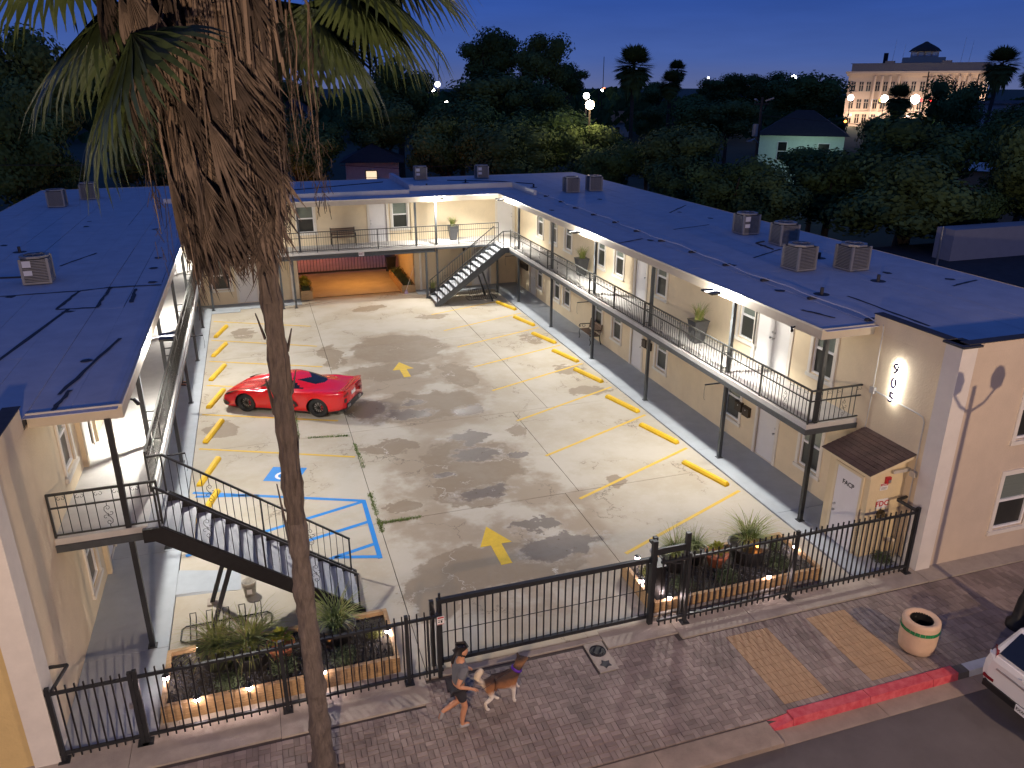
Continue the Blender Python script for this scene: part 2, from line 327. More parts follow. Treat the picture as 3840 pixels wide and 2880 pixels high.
def brick_mesh(name, lx, ly, m):
    b = .006; mb = MB(); mb.hexa([(-lx, -ly, -.04), (lx, -ly, -.04), (lx, ly, -.04), (-lx, ly, -.04)], [(-lx, -ly, -b), (lx, -ly, -b), (lx, ly, -b), (-lx, ly, -b)])
    mb.hexa([(-lx, -ly, -b), (lx, -ly, -b), (lx, ly, -b), (-lx, ly, -b)], [(-lx+b, -ly+b, 0), (lx-b, -ly+b, 0), (lx-b, ly-b, 0), (-lx+b, ly-b, 0)]); return mb.mesh(name, m)
PH = brick_mesh('paver', .0965, .0465, M_pav); PV = brick_mesh('paver', .0465, .0965, M_pav); PTV = brick_mesh('paver', .0465, .0965, M_pavt)
cells = []
bands = ((11.30, 12.32), (13.40, 14.42))
def band(x): return any(a < x < b for a, b in bands)
nx = int((32+3)/.2)
for i in range(nx):
    x = -3+.1+i*.2
    for j in range(15):
        y = -3.94+.1+j*.2
        top = -1.72 if (x < 5.1) else (-1.14 if x < 8.8 else (-1.40 if x < 10.5 else -1.56))
        if y > top: continue
        if (x-1.24)**2 + 0 < 0: continue
        if 8.45 < x < 8.85 and -1.95 < y < -1.05: continue
        if (x-3.05)**2+(y+2.75)**2 < .38**2: continue
        tan = band(x) and -3.72 < y < -1.75
        hv = 0 if (x > 11.0) else (i+j) % 2
        for k in (-1, 1): cells.append((x+(0 if hv else k*.05), y+(k*.05 if hv else 0), hv, tan))
cl = Vector((2.989, -13.076, 10.811))
def inview(x, y):
    fw = Vector((sin(.3145)*cos(-.36543), cos(.3145)*cos(-.36543), sin(-.36543))); rt = Vector((cos(.3145), -sin(.3145), 0)); up = rt.cross(fw)
    v = Vector((x, y, 0))-cl; z = v.dot(fw); return abs(v.dot(rt)/z) < .655 and abs(v.dot(up)/z) < .49
cells.sort(key=lambda c: (0 if inview(c[0], c[1]) else 1, (Vector((c[0], c[1], 0))-cl).length))
rest = [MB(), MB()]
for n, (x, y, hv, tan) in enumerate(cells):
    z = .006*R.random()-.004
    if n < 290: o = link('paver', PTV if tan else (PH if hv else PV), sw, (x, y, z), R.gauss(0, .012))
    else:
        lx, ly = (.0965, .0465) if hv else (.0465, .0965); a = R.gauss(0, .012); q = []
        for sx, sy_ in ((-lx, -ly), (lx, -ly), (lx, ly), (-lx, ly)): q.append((x+sx*cos(a)-sy_*sin(a), y+sx*sin(a)+sy_*cos(a)))
        rest[tan].hexa([(u, v_, -.04) for u, v_ in q], [(u, v_, z) for u, v_ in q])
for mb, m in zip(rest, (M_pav, M_pavt)):
    kind(mb.obj('paver', m, sw), 'stuff')
# curb + gutter (children of the street)
def curb(x0, x1, m, h, name='curb'):
    return MB().hexa([(x0, -4.17, -.2), (x1, -4.17, -.2), (x1, -3.96, -.2), (x0, -3.96, -.2)], [(x0, -4.13, h), (x1, -4.13, h), (x1, -3.92, h), (x0, -3.92, h)]).obj(name, m, st)
curb(11.3, 13.0, M_redc, .05, 'red_curb'); curb(13.012, 14.5, M_redc, .05, 'red_curb'); curb(14.512, 15.12, M_redc, .05, 'red_curb')
MB().hexa([(10.85, -4.17, -.2), (11.292, -4.17, -.2), (11.292, -3.96, -.2), (10.85, -3.96, -.2)], [(10.85, -4.13, -.09), (11.292, -4.13, .02), (11.292, -3.96, .02), (10.85, -3.96, -.03)]).obj('red_curb', M_redc, st)
curb(15.13, 15.4, mat('dark_curb', (.09, .085, .08), .8), .02); curb(15.41, 17.5, mat('pale_blue_curb', (.42, .45, .50), .7, var=.12), .02); curb(17.51, 40, M_gut, .02)
for i in range(22):
    x0 = -9.85+i*2.3; MB().box(x0, -4.5, -.2, x0+2.288, -4.14 if x0 > 10 else -3.97, -.112 if x0 > 10 else -.025).obj('gutter_slab', M_gut, st)
# ================================================================== MOTEL
motel = thing('motel_building', 'two storey cream stucco motel wrapped in a U around the lit parking courtyard', 'building')
RX, LX, FY, BF = 17.08, -1.27, 29.58, 2.87
def wall(name, ax, c, a0, a1, z0, z1, ops, sgn, m=M_stucco, depth=.16):
    """wall face in plane ax=c with real openings; sgn = direction of its outward normal"""
    mb = MB(); A = sorted({a0, a1} | {v for o in ops for v in (o[0], o[1])}); Zs = sorted({z0, z1} | {v for o in ops for v in (o[2], o[3])})
    P = (lambda a, z, d=0: (c-sgn*d, a, z)) if ax == 'x' else (lambda a, z, d=0: (a, c-sgn*d, z))
    def q(*p): mb.quad(*(p if (sgn > 0) == (ax == 'x') else p[::-1]))
    for i in range(len(A)-1):
        for j in range(len(Zs)-1):
            am, zm = (A[i]+A[i+1])/2, (Zs[j]+Zs[j+1])/2
            if any(o[0] < am < o[1] and o[2] < zm < o[3] for o in ops): continue
            q(P(A[i], Zs[j]), P(A[i+1], Zs[j]), P(A[i+1], Zs[j+1]), P(A[i], Zs[j+1]))
    for b0, b1, y0, y1 in ops:
        for (p, r) in (((b0, y0), (b0, y1)), ((b0, y1), (b1, y1)), ((b1, y1), (b1, y0)), ((b1, y0), (b0, y0))): q(P(*p), P(*r), P(*r, depth), P(*p, depth))
    e = .3
    for (p, r) in (((a0, z0), (a1, z0)), ((a1, z0), (a1, z1)), ((a1, z1), (a0, z1)), ((a0, z1), (a0, z0))): q(P(*p), P(*p, e), P(*r, e), P(*r))
    return mb.obj(name, m, motel)
def win_meshes(W, H):
    f = MB(); t = .11; h = W/2
    for x0, x1, z0, z1, y in ((-h-t, -h, -.02, H+t, -.035), (h, h+t, -.02, H+t, -.035), (-h, h, H, H+t, -.034), (-h-t-.03, h+t+.03, -.12, -.02, -.06)): f.box(x0, y, z0, x1, .01, z1, 1)
    v = .055
    for x0, x1, z0, z1 in ((-h, -h+v, 0, H), (h-v, h, 0, H), (-h+v, h-v, H-v, H), (-h+v, h-v, 0, v)): f.box(x0, .03, z0, x1, .12, z1, 0)
    zm = H*.5
    r = MB().box(-h+v, .045, zm-.03, h-v, .11, zm+.035)
    u = MB().box(-h+v, .085, zm+.035, h-v, .10, H-v); l = MB().box(-h+v, .07, v, h-v, .09, zm-.03)
    return f.mesh('window', [M_vinyl, M_trim]), r.mesh('meeting_rail', M_vinyl), u.mesh('pane', M_pane1), l.mesh('pane', M_pane2)
WM = win_meshes(.84, 1.46); WMw = win_meshes(.95, 1.5)
def window(x, y, z, rz, ms=WM, hang=None):
    o = link('window', ms[0], motel, (x, y, z), rz)
    link('meeting_rail', ms[1], o); link('pane', ms[2], o); link('pane', ms[3], o); return o
dm = MB(); dm.box(-.46, .03, 0, .46, .075, 2.03)
for x0, x1, z0, z1 in ((-.36, .36, 1.1, 1.9), (-.36, .36, .2, .95)): pass
DM = dm.mesh('door', mat('white_door_paint', (.70, .69, .68), .4, var=.03))
df = MB()
for x0, x1, z0, z1 in ((-.58, -.46, 0, 2.13), (.46, .58, 0, 2.13), (-.46, .46, 2.03, 2.13)): df.box(x0, -.035, z0, x1, .10, z1)
df.box(-.46, -.01, 0, .46, .02, .025)
DF = df.mesh('door_frame', M_trim)
kb = MB(); kb.cyl((-.39, .03, 1.0), (-.39, -.02, 1.0), .018, n=8); kb.lathe((-.39, -.045, 1.0), [(.0, -.035), (.028, -.025), (.035, 0), (.025, .02), (.015, .03)], 10, axis='y')
KB = kb.mesh('door_knob', M_steel, True); db = MB().cyl((-.39, .03, 1.16), (-.39, .0, 1.16), .03, n=10); DBM = db.mesh('deadbolt', M_steel)
def door(x, y, z, rz, flip=False):
    o = link('door', DM, motel, (x, y, z), rz); link('door_frame', DF, o)
    for me in (KB, DBM):
        k = link(me.name, me, o)
        if flip: k.scale.x = -1
    return o
WZ, UZ = .66, 3.44
def ow(c, z): return (c-.42, c+.42, z, z+1.46)
def od(c, z): return (c-.46, c+.46, z, z+2.03)
rl = [3.16, 7.02, 11.88, 15.83, 17.77, 21.55, 22.92, 25.47]; rd = [5.16, 13.92, 26.5]
ru = [3.19, 6.70, 12.27, 15.88, 17.72, 21.53, 23.47, 25.44]; rdu = [5.04, 5.76, 13.9]
wall('wall', 'x', RX, -.98, 29.6, 0, 5.19, [ow(c, WZ) for c in rl]+[od(c, .05) for c in rd]+[ow(c, UZ) for c in ru]+[(4.58, 6.22, BF, BF+2.03), od(13.9, BF)], -1)
for c in rl: window(RX, c, WZ, -pi/2)
for c in ru: window(RX, c, UZ, -pi/2)
for c in rd: door(RX, c, .05, -pi/2, True)
for c in (13.9,): door(RX, c, BF, -pi/2, True)
dd = MB()
for s in (-1, 1): dd.box(s*.005, .03, 0, s*.80, .075, 2.03)
o = dd.obj('double_door', M_white, motel, loc=(RX, 5.4, BF), rz=-pi/2)
f = MB()
for x0, x1, z0, z1 in ((-.93, -.80, 0, 2.14), (.80, .93, 0, 2.14), (-.80, .80, 2.03, 2.14)): f.box(x0, -.035, z0, x1, .10, z1)
f.obj('door_frame', M_trim, o)
for s in (-1, 1):
    for me in (KB, DBM): link(me.name, me, o, (s*.06+.39*1, 0, 0))
# left wall (mirror of the right one)
lw = [3.64, 7.5, 11.9, 15.9, 20.6, 24.6]; ld = [5.45, 13.6, 22.4]
wall('wall', 'x', LX, -.98, 29.6, 0, 5.19, [ow(c, WZ-.1) for c in lw]+[od(c, .05) for c in ld]+[ow(c, UZ-.06) for c in lw]+[od(c, BF) for c in ld], 1)
for c in lw: window(LX, c, WZ-.1, pi/2); window(LX, c, UZ-.06, pi/2)
for c in ld: door(LX, c, .05, pi/2); door(LX, c, BF, pi/2)
for z in (.045, BF):
    for c in ld:
        for k in (-.78, .62): MB().box(LX-.01, c+k, z, LX+.10, c+k+.16, z+2.25).obj('door_pier', M_stucco, motel)
# far wing
fl = [.86]; fu = [1.0, 5.46, 10.45]
wall('wall', 'y', FY, LX, RX, 0, 5.19, [(.40, 1.32, .82, 2.3), od(2.16, .05), (4.8, 11.1, 0, 2.62), od(15.0, .05), od(2.6, BF), od(9.25, BF), (15.98, 16.9, BF, BF+2.03)]+[ow(c, UZ+.12) for c in fu], -1)
window(.86, FY, .82, 0, WMw)
for c in fu: window(c, FY, UZ+.12, 0)
door(2.16, FY, .05, 0); door(15.0, FY, .05, 0); door(2.6, FY, BF, 0); door(9.25, FY, BF, 0); door(16.44, FY, BF, 0, True)
mb = MB(); mb.box(11.03, FY-.09, BF, 11.25, FY, 5.13); mb.obj('pilaster', M_stucco, motel)
for x, z0, z1 in ((11.45, .03, 2.6), (4.45, .03, 2.6)): MB().box(x-.06, FY-.09, z0, x+.06, FY-.005, z1).obj('downspout', M_trim, motel)
# drive-through passage
pm = MB()
pm.quad((4.8, FY, 0), (4.8, 37.1, 0), (4.8, 37.1, 2.62), (4.8, FY, 2.62)).quad((11.1, 37.1, 0), (11.1, FY, 0), (11.1, FY, 2.62), (11.1, 37.1, 2.62)).quad((4.8, FY, 2.62), (4.8, 37.1, 2.62), (11.1, 37.1, 2.62), (11.1, FY, 2.62))
pm.obj('passage_wall', M_stucco, motel)
# outer shell of the three wings
sh = MB()
sh.quad((23.72, -.98, 0), (23.72, 37.1, 0), (23.72, 37.1, 5.4), (23.72, -.98, 5.4)).quad((-8.2, 37.1, 0), (-8.2, -.98, 0), (-8.2, -.98, 5.4), (-8.2, 37.1, 5.4))
sh.quad((4.8, 37.1, 0), (-8.2, 37.1, 0), (-8.2, 37.1, 5.4), (4.8, 37.1, 5.4)).quad((23.72, 37.1, 0), (11.1, 37.1, 0), (11.1, 37.1, 5.4), (23.72, 37.1, 5.4)).quad((11.1, 37.1, 2.62), (4.8, 37.1, 2.62), (4.8, 37.1, 5.4), (11.1, 37.1, 5.4))
sh.obj('outer_wall', M_stucco, motel)
# street fronts
M_front = mat('street_front_stucco', (.57, .47, .36), .85, var=.06, sc_=1.5, bump=.35, bsc=22)  # cream of the side walls, pinkish-grey cast of the light mixed into colour
fw_ = [(19.22, 20.22), (21.8, 22.8)]
wall('front_wall', 'y', -1.0, RX, 23.72, 0, 5.4, [(a, b, z, z+1.5) for a, b in fw_ for z in (.68, 3.1)], -1, M_front)
for a, b in fw_:
    for z in (.68, 3.1): window((a+b)/2, -1.0, z, 0, win_meshes(1.0, 1.5) if a == 19.22 and z < 1 else WMw)
wall('front_wall', 'y', -1.0, -8.2, LX, 0, 5.4, [(-4.6, -3.6, .68, 2.18), (-4.6, -3.6, 3.1, 4.6)], -1, mat('lamp_tinted_front_stucco', (.62, .46, .20), .85, var=.06, bump=.3, bsc=22))  # yellow of the warm lamp light is put into this stucco's colour
for z in (.68, 3.1): window(-4.1, -1.0, z, 0, WMw)
for z0, z1 in ((0, 5.58),):
    MB().box(17.0, -1.07, z0, 17.42, -.62, z1).obj('corner_pilaster', mat('pale_pilaster_paint', (.66, .62, .56), .8, var=.05), motel); MB().box(-1.60, -1.07, z0, -1.2, -.55, z1).obj('corner_pilaster', M_trim, motel)
# parapets beside the street
for x0, x1 in ((RX, 17.3), (LX-.22, LX)):
    MB().box(x0, -.98, 5.191, x1, 1.62 if x0 > 0 else 1.35, 5.63).obj('parapet', M_stucco, motel)
MB().box(17.3, -1.0, 5.401, 23.72, -.8, 5.625).obj('parapet', M_front, motel); MB().box(-8.2, -1.0, 5.401, LX-.22, -.8, 5.625).obj('parapet', M_front, motel)
M_tar = mat('roof_tar', (.035, .035, .04), .7, var=.3, sc_=5)
for x0, x1, y0, y1 in ((17.05, 17.32, -.6, 1.63), (17.2, 23.75, -1.03, -.78), (-1.52, -1.24, -.6, 1.37), (-8.2, -1.45, -1.03, -.78)): MB().box(x0, y0, 5.632, x1, y1, 5.65).obj('parapet_cap', M_tar, motel)
MB().hexa([(16.96, -1.12, 5.585), (17.5, -1.12, 5.585), (17.5, -.55, 5.585), (16.96, -.55, 5.585)], [(16.96, -1.12, 5.63), (17.5, -1.12, 5.63), (17.5, -.55, 5.63), (16.96, -.55, 5.63)]).obj('parapet_cap', M_tar, motel)
# roof decks (soffit + fascia + rolled membrane sheets)
rf = MB(); rf.box(15.56, 1.60, 5.2, RX+.02, 29.6, 5.36); rf.box(RX+.02, -.78, 5.2, 23.75, 37.2, 5.37); rf.box(.27, 27.9, 5.2, 15.56, 29.6, 5.36); rf.box(LX, 29.6, 5.2, RX, 37.2, 5.37); rf.box(LX-.02, 1.66, 5.2, .25, 29.6, 5.36); rf.box(-8.2, -.78, 5.2, LX-.02, 37.2, 5.37)
roof = rf.obj('roof', [M_tar], motel)
so = MB(); so.box(15.58, 1.65, 5.15, RX, 29.5, 5.19).box(LX, 1.65, 5.15, .23, 29.5, 5.19).box(.24, 27.92, 5.151, 15.57, FY, 5.19)
so.obj('soffit', M_soffit, motel)
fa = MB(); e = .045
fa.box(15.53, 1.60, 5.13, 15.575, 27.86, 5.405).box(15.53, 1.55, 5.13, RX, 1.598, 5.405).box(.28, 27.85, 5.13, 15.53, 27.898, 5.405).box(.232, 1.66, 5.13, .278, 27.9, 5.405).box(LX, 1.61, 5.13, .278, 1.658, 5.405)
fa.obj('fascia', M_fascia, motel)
tr = MB(); tr.box(15.515, 1.54, 5.355, 15.529, 27.85, 5.41).box(15.53, 1.535, 5.355, RX, 1.549, 5.41).box(.28, 27.836, 5.355, 15.515, 27.849, 5.41).box(.279, 1.6, 5.355, .292, 27.84, 5.41).box(LX, 1.595, 5.355, .29, 1.609, 5.41)
tr.obj('drip_edge', mat('drip_edge_metal', (.62, .58, .50), .4, .3, var=.05), motel)
def membrane():
    m = mat('grey_roof_membrane', (.50, .50, .53), .8, var=.10, sc_=1.3, bump=.3, bsc=70, hue=(.56, .56, .585)); return m
M_mem = membrane()
def sheets(x0, x1, y0, y1, wd, z):
    x = x0
    while x < x1-.05:
        xe = min(x1, x+wd+R.uniform(-.06, .06)); y = y0; k = 0
        while y < y1-.1:
            ye = min(y1, y+R.uniform(5.5, 12)); g = R.choice([.002, .003, .011, .018, .022])
            MB().hexa([(x+.002, y, z), (xe-g, y, z), (xe-R.choice([g, .003, .02]), ye-R.choice([.004, .015]), z), (x+.002, ye-.012, z)], [(x+.002, y, z+.014), (xe-g, y, z+.014), (xe-g*.6, ye-.015, z+.014), (x+.002, ye-.015, z+.014)]).obj('roof_sheet', M_mem, roof); y = ye
        x = xe
sheets(RX, 23.72, -.78, 37.15, .96, 5.372); sheets(15.58, RX, 1.42, 27.9, .75, 5.362); sheets(-8.18, LX, -.78, 37.15, 1.0, 5.372); sheets(LX, .23, 1.44, 27.9, .75, 5.362)
sheets(LX, RX, 27.95, 29.55, 18.5, 5.364); sheets(LX, RX, 29.62, 37.15, 2.1, 5.373)
# low curbs on the rear roof
cu = MB(); cu.box(LX, 29.45, 5.37, 11.0, 29.6, 5.60).box(11.22, 30.5, 5.38, 17.3, 30.65, 5.66).box(17.15, 26.7, 5.38, 17.3, 30.499, 5.66)
cu.obj('roof_curb', M_trim, motel)
MB().box(11.2, 30.651, 5.38, 11.45, 37.1, 5.72).obj('roof_curb', M_mem, motel)
def tar(pts, r=.07):
    mb = MB()
    for (a, b) in zip(pts, pts[1:]):
        a = Vector((*a, 0)); b = Vector((*b, 0)); d = (b-a).normalized(); n = Vector((-d.y, d.x, 0)); k = 8; prev = None
        for i in range(k+1):
            p = a+(b-a)*i/k+n*R.uniform(-.02, .02); wv = r*R.uniform(.6, 1.25); cur = (p-n*wv, p+n*wv)
            if prev: mb.quad(*[(q.x, q.y, 5.392) for q in (prev[0], cur[0], cur[1], prev[1])])
            prev = cur
    mb.obj('tar_seam', M_tar, roof)
for pts in ([(-2.2, 9.2), (-2.0, 11.2), (-1.2, 11.4), (-1.25, 9.1), (-2.2, 9.2)], [(-5.1, 11.2), (-2.0, 11.2)], [(-1.2, 11.4), (.15, 11.3)], [(-.45, 9.4), (-.52, 11.0)], [(-.85, 1.7), (-.75, 2.7)], [(15.6, 13.0), (16.9, 13.6)], [(18.8, 9.2), (20.6, 10.2)], [(16.2, 3.2), (16.5, 2.3)], [(-3, 2), (-1.9, 9.2)], [(-.9, 2.5), (-.3, 6)], [(-3.2, 15.0), (-2.4, 17)], [(21, 19), (23, 21)], [(19, 15), (21, 15.6)], [(18.2, 1), (18.3, 4)], [(22, 4), (23.3, 4.4)]): tar(pts, .05)
for i in range(26):
    x = R.choice([R.uniform(-8, 0), R.uniform(16, 23.5)]); y = R.uniform(3, 27); q = [(x+.16*cos(t*pi/3)*R.uniform(.5, 1.2), y+.16*sin(t*pi/3)*R.uniform(.5, 1.4), 5.391) for t in range(6)]
    MB().quad(*q).obj('tar_patch', M_tar, roof)
for x, y in ((17.75, 4.4), (20.4, 5.2), (20.9, 8.5), (12.5, 32), (15.2, 33.5), (18.3, 30), (-5, 18), (-6.5, 9)):
    MB().cyl((x, y, 5.37), (x, y, 5.58), .05, n=10).cyl((x, y, 5.37), (x, y, 5.39), .22, n=12).obj('vent_pipe', M_tar, roof)
# balconies
M_slab = mat('balcony_concrete', (.46, .445, .42), .7, var=.10, sc_=2.5, bump=.2)
bs = MB(); bs.box(15.53, 1.63, 2.74, RX, 27.66, BF).box(LX, 1.55, 2.74, .33, 27.66, BF).box(LX, 27.66, 2.74, RX, FY, BF)
bal = bs.obj('balcony_slab', M_slab, motel)
be = MB(); be.box(15.50, 1.60, 2.60, 15.58, 27.6, 2.74).box(15.58, 1.60, 2.60, RX, 1.68, 2.74).box(.28, 1.53, 2.62, .36, 27.6, 2.74).box(LX, 1.50, 2.60, .28, 1.58, 2.74).box(.36, 27.62, 2.64, 3.8, 27.70, 2.74).box(12.06, 27.62, 2.64, 15.5, 27.70, 2.74)
be.obj('balcony_beam', M_postp, motel)
ib = MB(); ib.box(3.9, 27.69, 2.50, 11.95, 27.84, 2.53).box(3.9, 27.69, 2.77, 11.95, 27.84, 2.80).box(3.9, 27.75, 2.53, 11.95, 27.77, 2.77)
ib.obj('passage_beam', M_postp, motel)
def post(x, y, z0, z1, s=.1):
    MB().box(x-s/2, y-s/2, z0, x+s/2, y+s/2, z1).box(x-s*.9, y-s*.9, z0, x+s*.9, y+s*.9, z0+.015).obj('post', M_postp if y > 3 else M_dark, motel)
for y in (1.70, 5.64, 10.61, 15.51, 20.38, 25.25): post(15.83, y, .045, 5.15)
for y in (1.62, 5.48, 10.43, 15.47, 20.37, 25.38): post(0, y, .045, 5.15)
for x, y, z0, z1 in ((.39, 28.49, .03, 2.74), (3.84, 27.83, 0, 5.13), (4.48, 27.8, 0, 2.5), (11.41, 27.70, 0, 2.5), (12.03, 27.80, 0, 5.13), (15.39, 27.69, .03, 2.74), (4.96, 27.95, 2.87, 5.13), (10.97, 27.95, 2.87, 5.13)): post(x, y, z0, z1)
# conduits and downspout brackets on the 905 wall
cd = MB(); cd.tube([(17.06, 1.30, 5.44), (17.05, 1.26, 5.41), (17.05, 1.25, 5.3), (17.05, 1.25, 3.8), (17.05, 1.28, 2.76)], .014); cd.tube([(17.05, 1.2, 3.78), (17.05, -.2, 3.73), (17.05, -.36, 3.70), (17.05, -.43, 3.6), (17.05, -.44, 2.3), (17.05, -.44, 1.4)], .018); cd.box(17.0, 1.17, 3.70, 17.08, 1.31, 3.86)
cd.box(16.98, -.52, 2.22, 17.08, -.36, 2.36).box(16.6, -.30, 2.28, 17.08, -.24, 2.36)
cd.obj('conduit', mat('painted_conduit', (.52, .50, .46), .5, .2, var=.1), motel)
# ================================================================== RAILINGS
def spiral(cx, cz, r, a0, turns, n=9, s=1):
    return [(cx+r*(1-.75*i/n)*cos(a0+s*turns*2*pi*i/n), 0, cz+r*(1-.75*i/n)*sin(a0+s*turns*2*pi*i/n)) for i in range(n+1)]
mb = MB(); mb.tube([(.0, 0, .52), (.0, 0, .46)], .006, 4)
S1 = [(.0, 0, .46), (-.05, 0, .43), (-.06, 0, .37), (-.03, 0, .31), (0, 0, .26), (.03, 0, .21), (.06, 0, .15), (.05, 0, .09), (.0, 0, .06)]
mb.tube(S1, .006, 4); mb.tube(spiral(.0, .41, .05, pi/2, -.9), .005, 4); mb.tube(spiral(.05, .30, .055, pi, .9), .005, 4); mb.tube(spiral(-.05, .22, .055, 0, .9), .005, 4); mb.tube(spiral(0, .11, .05, -pi/2, -.9), .005, 4); mb.tube([(0, 0, .06), (0, 0, 0)], .006, 4)
SCR = mb.mesh('scroll', M_iron)
mb = MB(); mb.tube(spiral(-.03, .10, .045, pi/2, .85), .0045, 4); mb.tube(spiral(.03, .10, .045, pi/2, -.85), .0045, 4); SC2 = mb.mesh('small_scroll', M_iron)
def bal_mesh(h, m=None, w_=.014): return MB().box(-w_/2, -w_/2, 0, w_/2, w_/2, h).mesh('baluster', m or M_rail)
B90 = bal_mesh(.85)
def railing(t, p, q, z, posts, sp, scrolls=(), small=True, hz=(.05, .62, .90), bm=None, skip=None):
    """straight railing from p to q (xy) standing on z; parts of the thing t"""
    p = Vector((*p, 0)); q = Vector((*q, 0)); L = (q-p).length; d = (q-p)/L; a = atan2(d.y, d.x)
    for nm, h, w_ in (('bottom_rail', hz[0], .03), ('mid_rail', hz[1], .032), ('top_rail', hz[2], .045)):
        MB().bar(p+Vector((0, 0, z+h)), q+Vector((0, 0, z+h)), w_, w_*.9).obj(nm, M_rail, t)
    pm_ = MB().box(-.02, -.02, 0, .02, .02, hz[2]-.02+.03).mesh('rail_post', M_rail)
    for s in posts: link('rail_post', pm_, t, p+d*s+Vector((0, 0, z-.03)), a)
    n = int(L/sp); k = 0
    for i in range(1, n):
        s = L*i/n
        if any(abs(s-x) < .03 for x in posts): continue
        if any(abs(s-x) < .055 for x in scrolls): continue
        link('baluster', bm or B90, t, p+d*s+Vector((0, 0, z+hz[0]-.005)), a)
        if small and i % 2: link('small_scroll', SC2, t, p+d*(s+L/n/2)+Vector((0, 0, z+hz[2]-.20)), a)
    for s in scrolls: link('scroll', SCR, t, p+d*s+Vector((0, 0, z+hz[0]+.02)), a)
t = thing('balcony_railing', 'long black iron balcony railing with scroll panels on the right wing', 'railing')
yp = [1.66, 3.7, 5.64, 8.14, 10.61, 13.08, 15.45, 17.89, 20.32, 22.7, 25.14, 25.9]
railing(t, (15.58, 1.66), (15.58, 25.9), BF, [y-1.66 for y in yp], .138, [y-1.66 for y in (2.63, 4.61, 6.83, 9.35, 11.77, 14.19, 16.58, 19.05, 21.44, 23.89)])
railing(t, (15.60, 1.645), (RX, 1.645), BF, [], .14, [1.0])
br = MB()
for y in (5.64, 10.61, 15.51, 20.38, 25.25):
    for z in (3.0, 3.47, 3.70): br.box(15.60, y-.012, z, 15.79, y+.012, z+.024)
br.obj('rail_bracket', M_rail, t)
t = thing('balcony_railing', 'black iron balcony railing along the left wing seen edge on', 'railing')
yl = [3.0, 5.48, 7.95, 10.43, 12.95, 15.47, 17.9, 20.37, 22.9, 25.38, 27.4]
railing(t, (.27, 3.0), (.27, 27.5), BF, [y-3.0 for y in yl], .138, [y-3.0 for y in (4.2, 6.7, 9.2, 11.7, 14.2, 16.7, 19.1, 21.6, 24.1)])
railing(t, (LX, 1.6), (.62, 1.6), BF, [.02, 1.87], .155, [.97])
br = MB()
for y in (5.48, 10.43, 15.47, 20.37, 25.38):
    for z in (3.0, 3.47, 3.70): br.box(.05, y-.012, z, .25, y+.012, z+.024)
br.obj('rail_bracket', M_rail, t)
t = thing('balcony_railing', 'plain dark balcony railing across the rear wing above the drive through', 'railing')
railing(t, (.33, 27.68), (15.48, 27.68), BF, [.02, 1.5, 3.4, 5.46, 6.52, 8.57, 10.6, 12.9, 15.13], .118, small=False, hz=(.08, .74, 1.02), bm=bal_mesh(.93, None, .011))
# ================================================================== STAIRS
M_tread = mat('pale_stair_tread', (.30, .31, .33), .7, var=.08, sc_=4, bump=.2)
def stair(t, x0, y0, y1, dirx, m):
    """15 treads rising .19 from x0 in direction dirx"""
    X = lambda d: x0+dirx*d
    for i in range(15):
        z = .19*(i+1); a, b = X(.26*i-.01), X(.26*i+.275)
        MB().box(min(a, b), y0+.02, z-.05, max(a, b), y1-.02, z).obj('tread', M_tread, t)
        MB().box(min(X(.26*i+.03), X(.26*i+.05)), y0+.3, z-.19, max(X(.26*i+.03), X(.26*i+.05)), y1-.3, z-.055).obj('riser_plate', m, t) if i % 1 == 0 and i else None
    for y in (y0-.03, y1+.03):
        s = MB(); pr = [(-.10, -.02), (.18, -.02), (3.78, 2.58), (3.98, 2.58), (3.98, 2.86), (3.62, 2.86), (-.10, .12)]
        pp = [(X(a), y-.03, b) for a, b in pr]; qq = [(X(a), y+.03, b) for a, b in pr]
        (s.hexa(pp, qq) if dirx < 0 else s.hexa(qq, pp)); s.obj('stringer', m, t)
        sl = 2.72/3.64
        def rp(d, h): return (X(d), y, .14+sl*d+h)
        MB().bar(rp(.0, .86), rp(3.64, .86), .045, .04).obj('handrail', M_dark, t)
        MB().bar(rp(.06, .04), rp(3.6, .04), .025, .02).obj('lower_rail', M_dark, t)
        for k in range(27):
            d = .02+.14*k
            if k in (0, 13, 26): MB().box(X(d)-.018, y-.018, .14+sl*d-.1, X(d)+.018, y+.018, .14+sl*d+.86).obj('rail_post', M_dark, t)
            elif k in (6, 20) : link('scroll', SCR, t, (X(d), y, .14+sl*d+.17)); MB().box(X(d)-.006, y-.006, .14+sl*d+.68, X(d)+.006, y+.006, .14+sl*d+.85).box(X(d)-.006, y-.006, .14+sl*d, X(d)+.006, y+.006, .14+sl*d+.18).obj('baluster', M_dark, t)
            elif abs(k-6) > 0: link('baluster', BST, t, (X(d), y, .14+sl*d))
BST = bal_mesh(.86, M_dark)
t = thing('staircase', 'open steel staircase with pale treads rising to the rear right balcony corner', 'staircase')
stair(t, 11.53, 25.92, 27.52, 1, M_postp)
MB().bar((14.6, 26.0, 0), (14.02, 26.0, 1.75), .08, .08).obj('leg', M_dark, t); MB().bar((14.6, 27.45, 0), (14.02, 27.45, 1.75), .08, .08).obj('leg', M_dark, t)
MB().bar((15.17, 25.88, 3.72), (15.55, 25.88, 3.72), .045, .04).box(15.17, 25.86, 2.87, 15.20, 25.9, 3.72).obj('landing_rail', M_dark, t)
t = thing('staircase', 'dark steel staircase with shadow striped treads beside the street fence', 'staircase')
stair(t, 4.23, 1.46, 2.88, -1, M_iron)
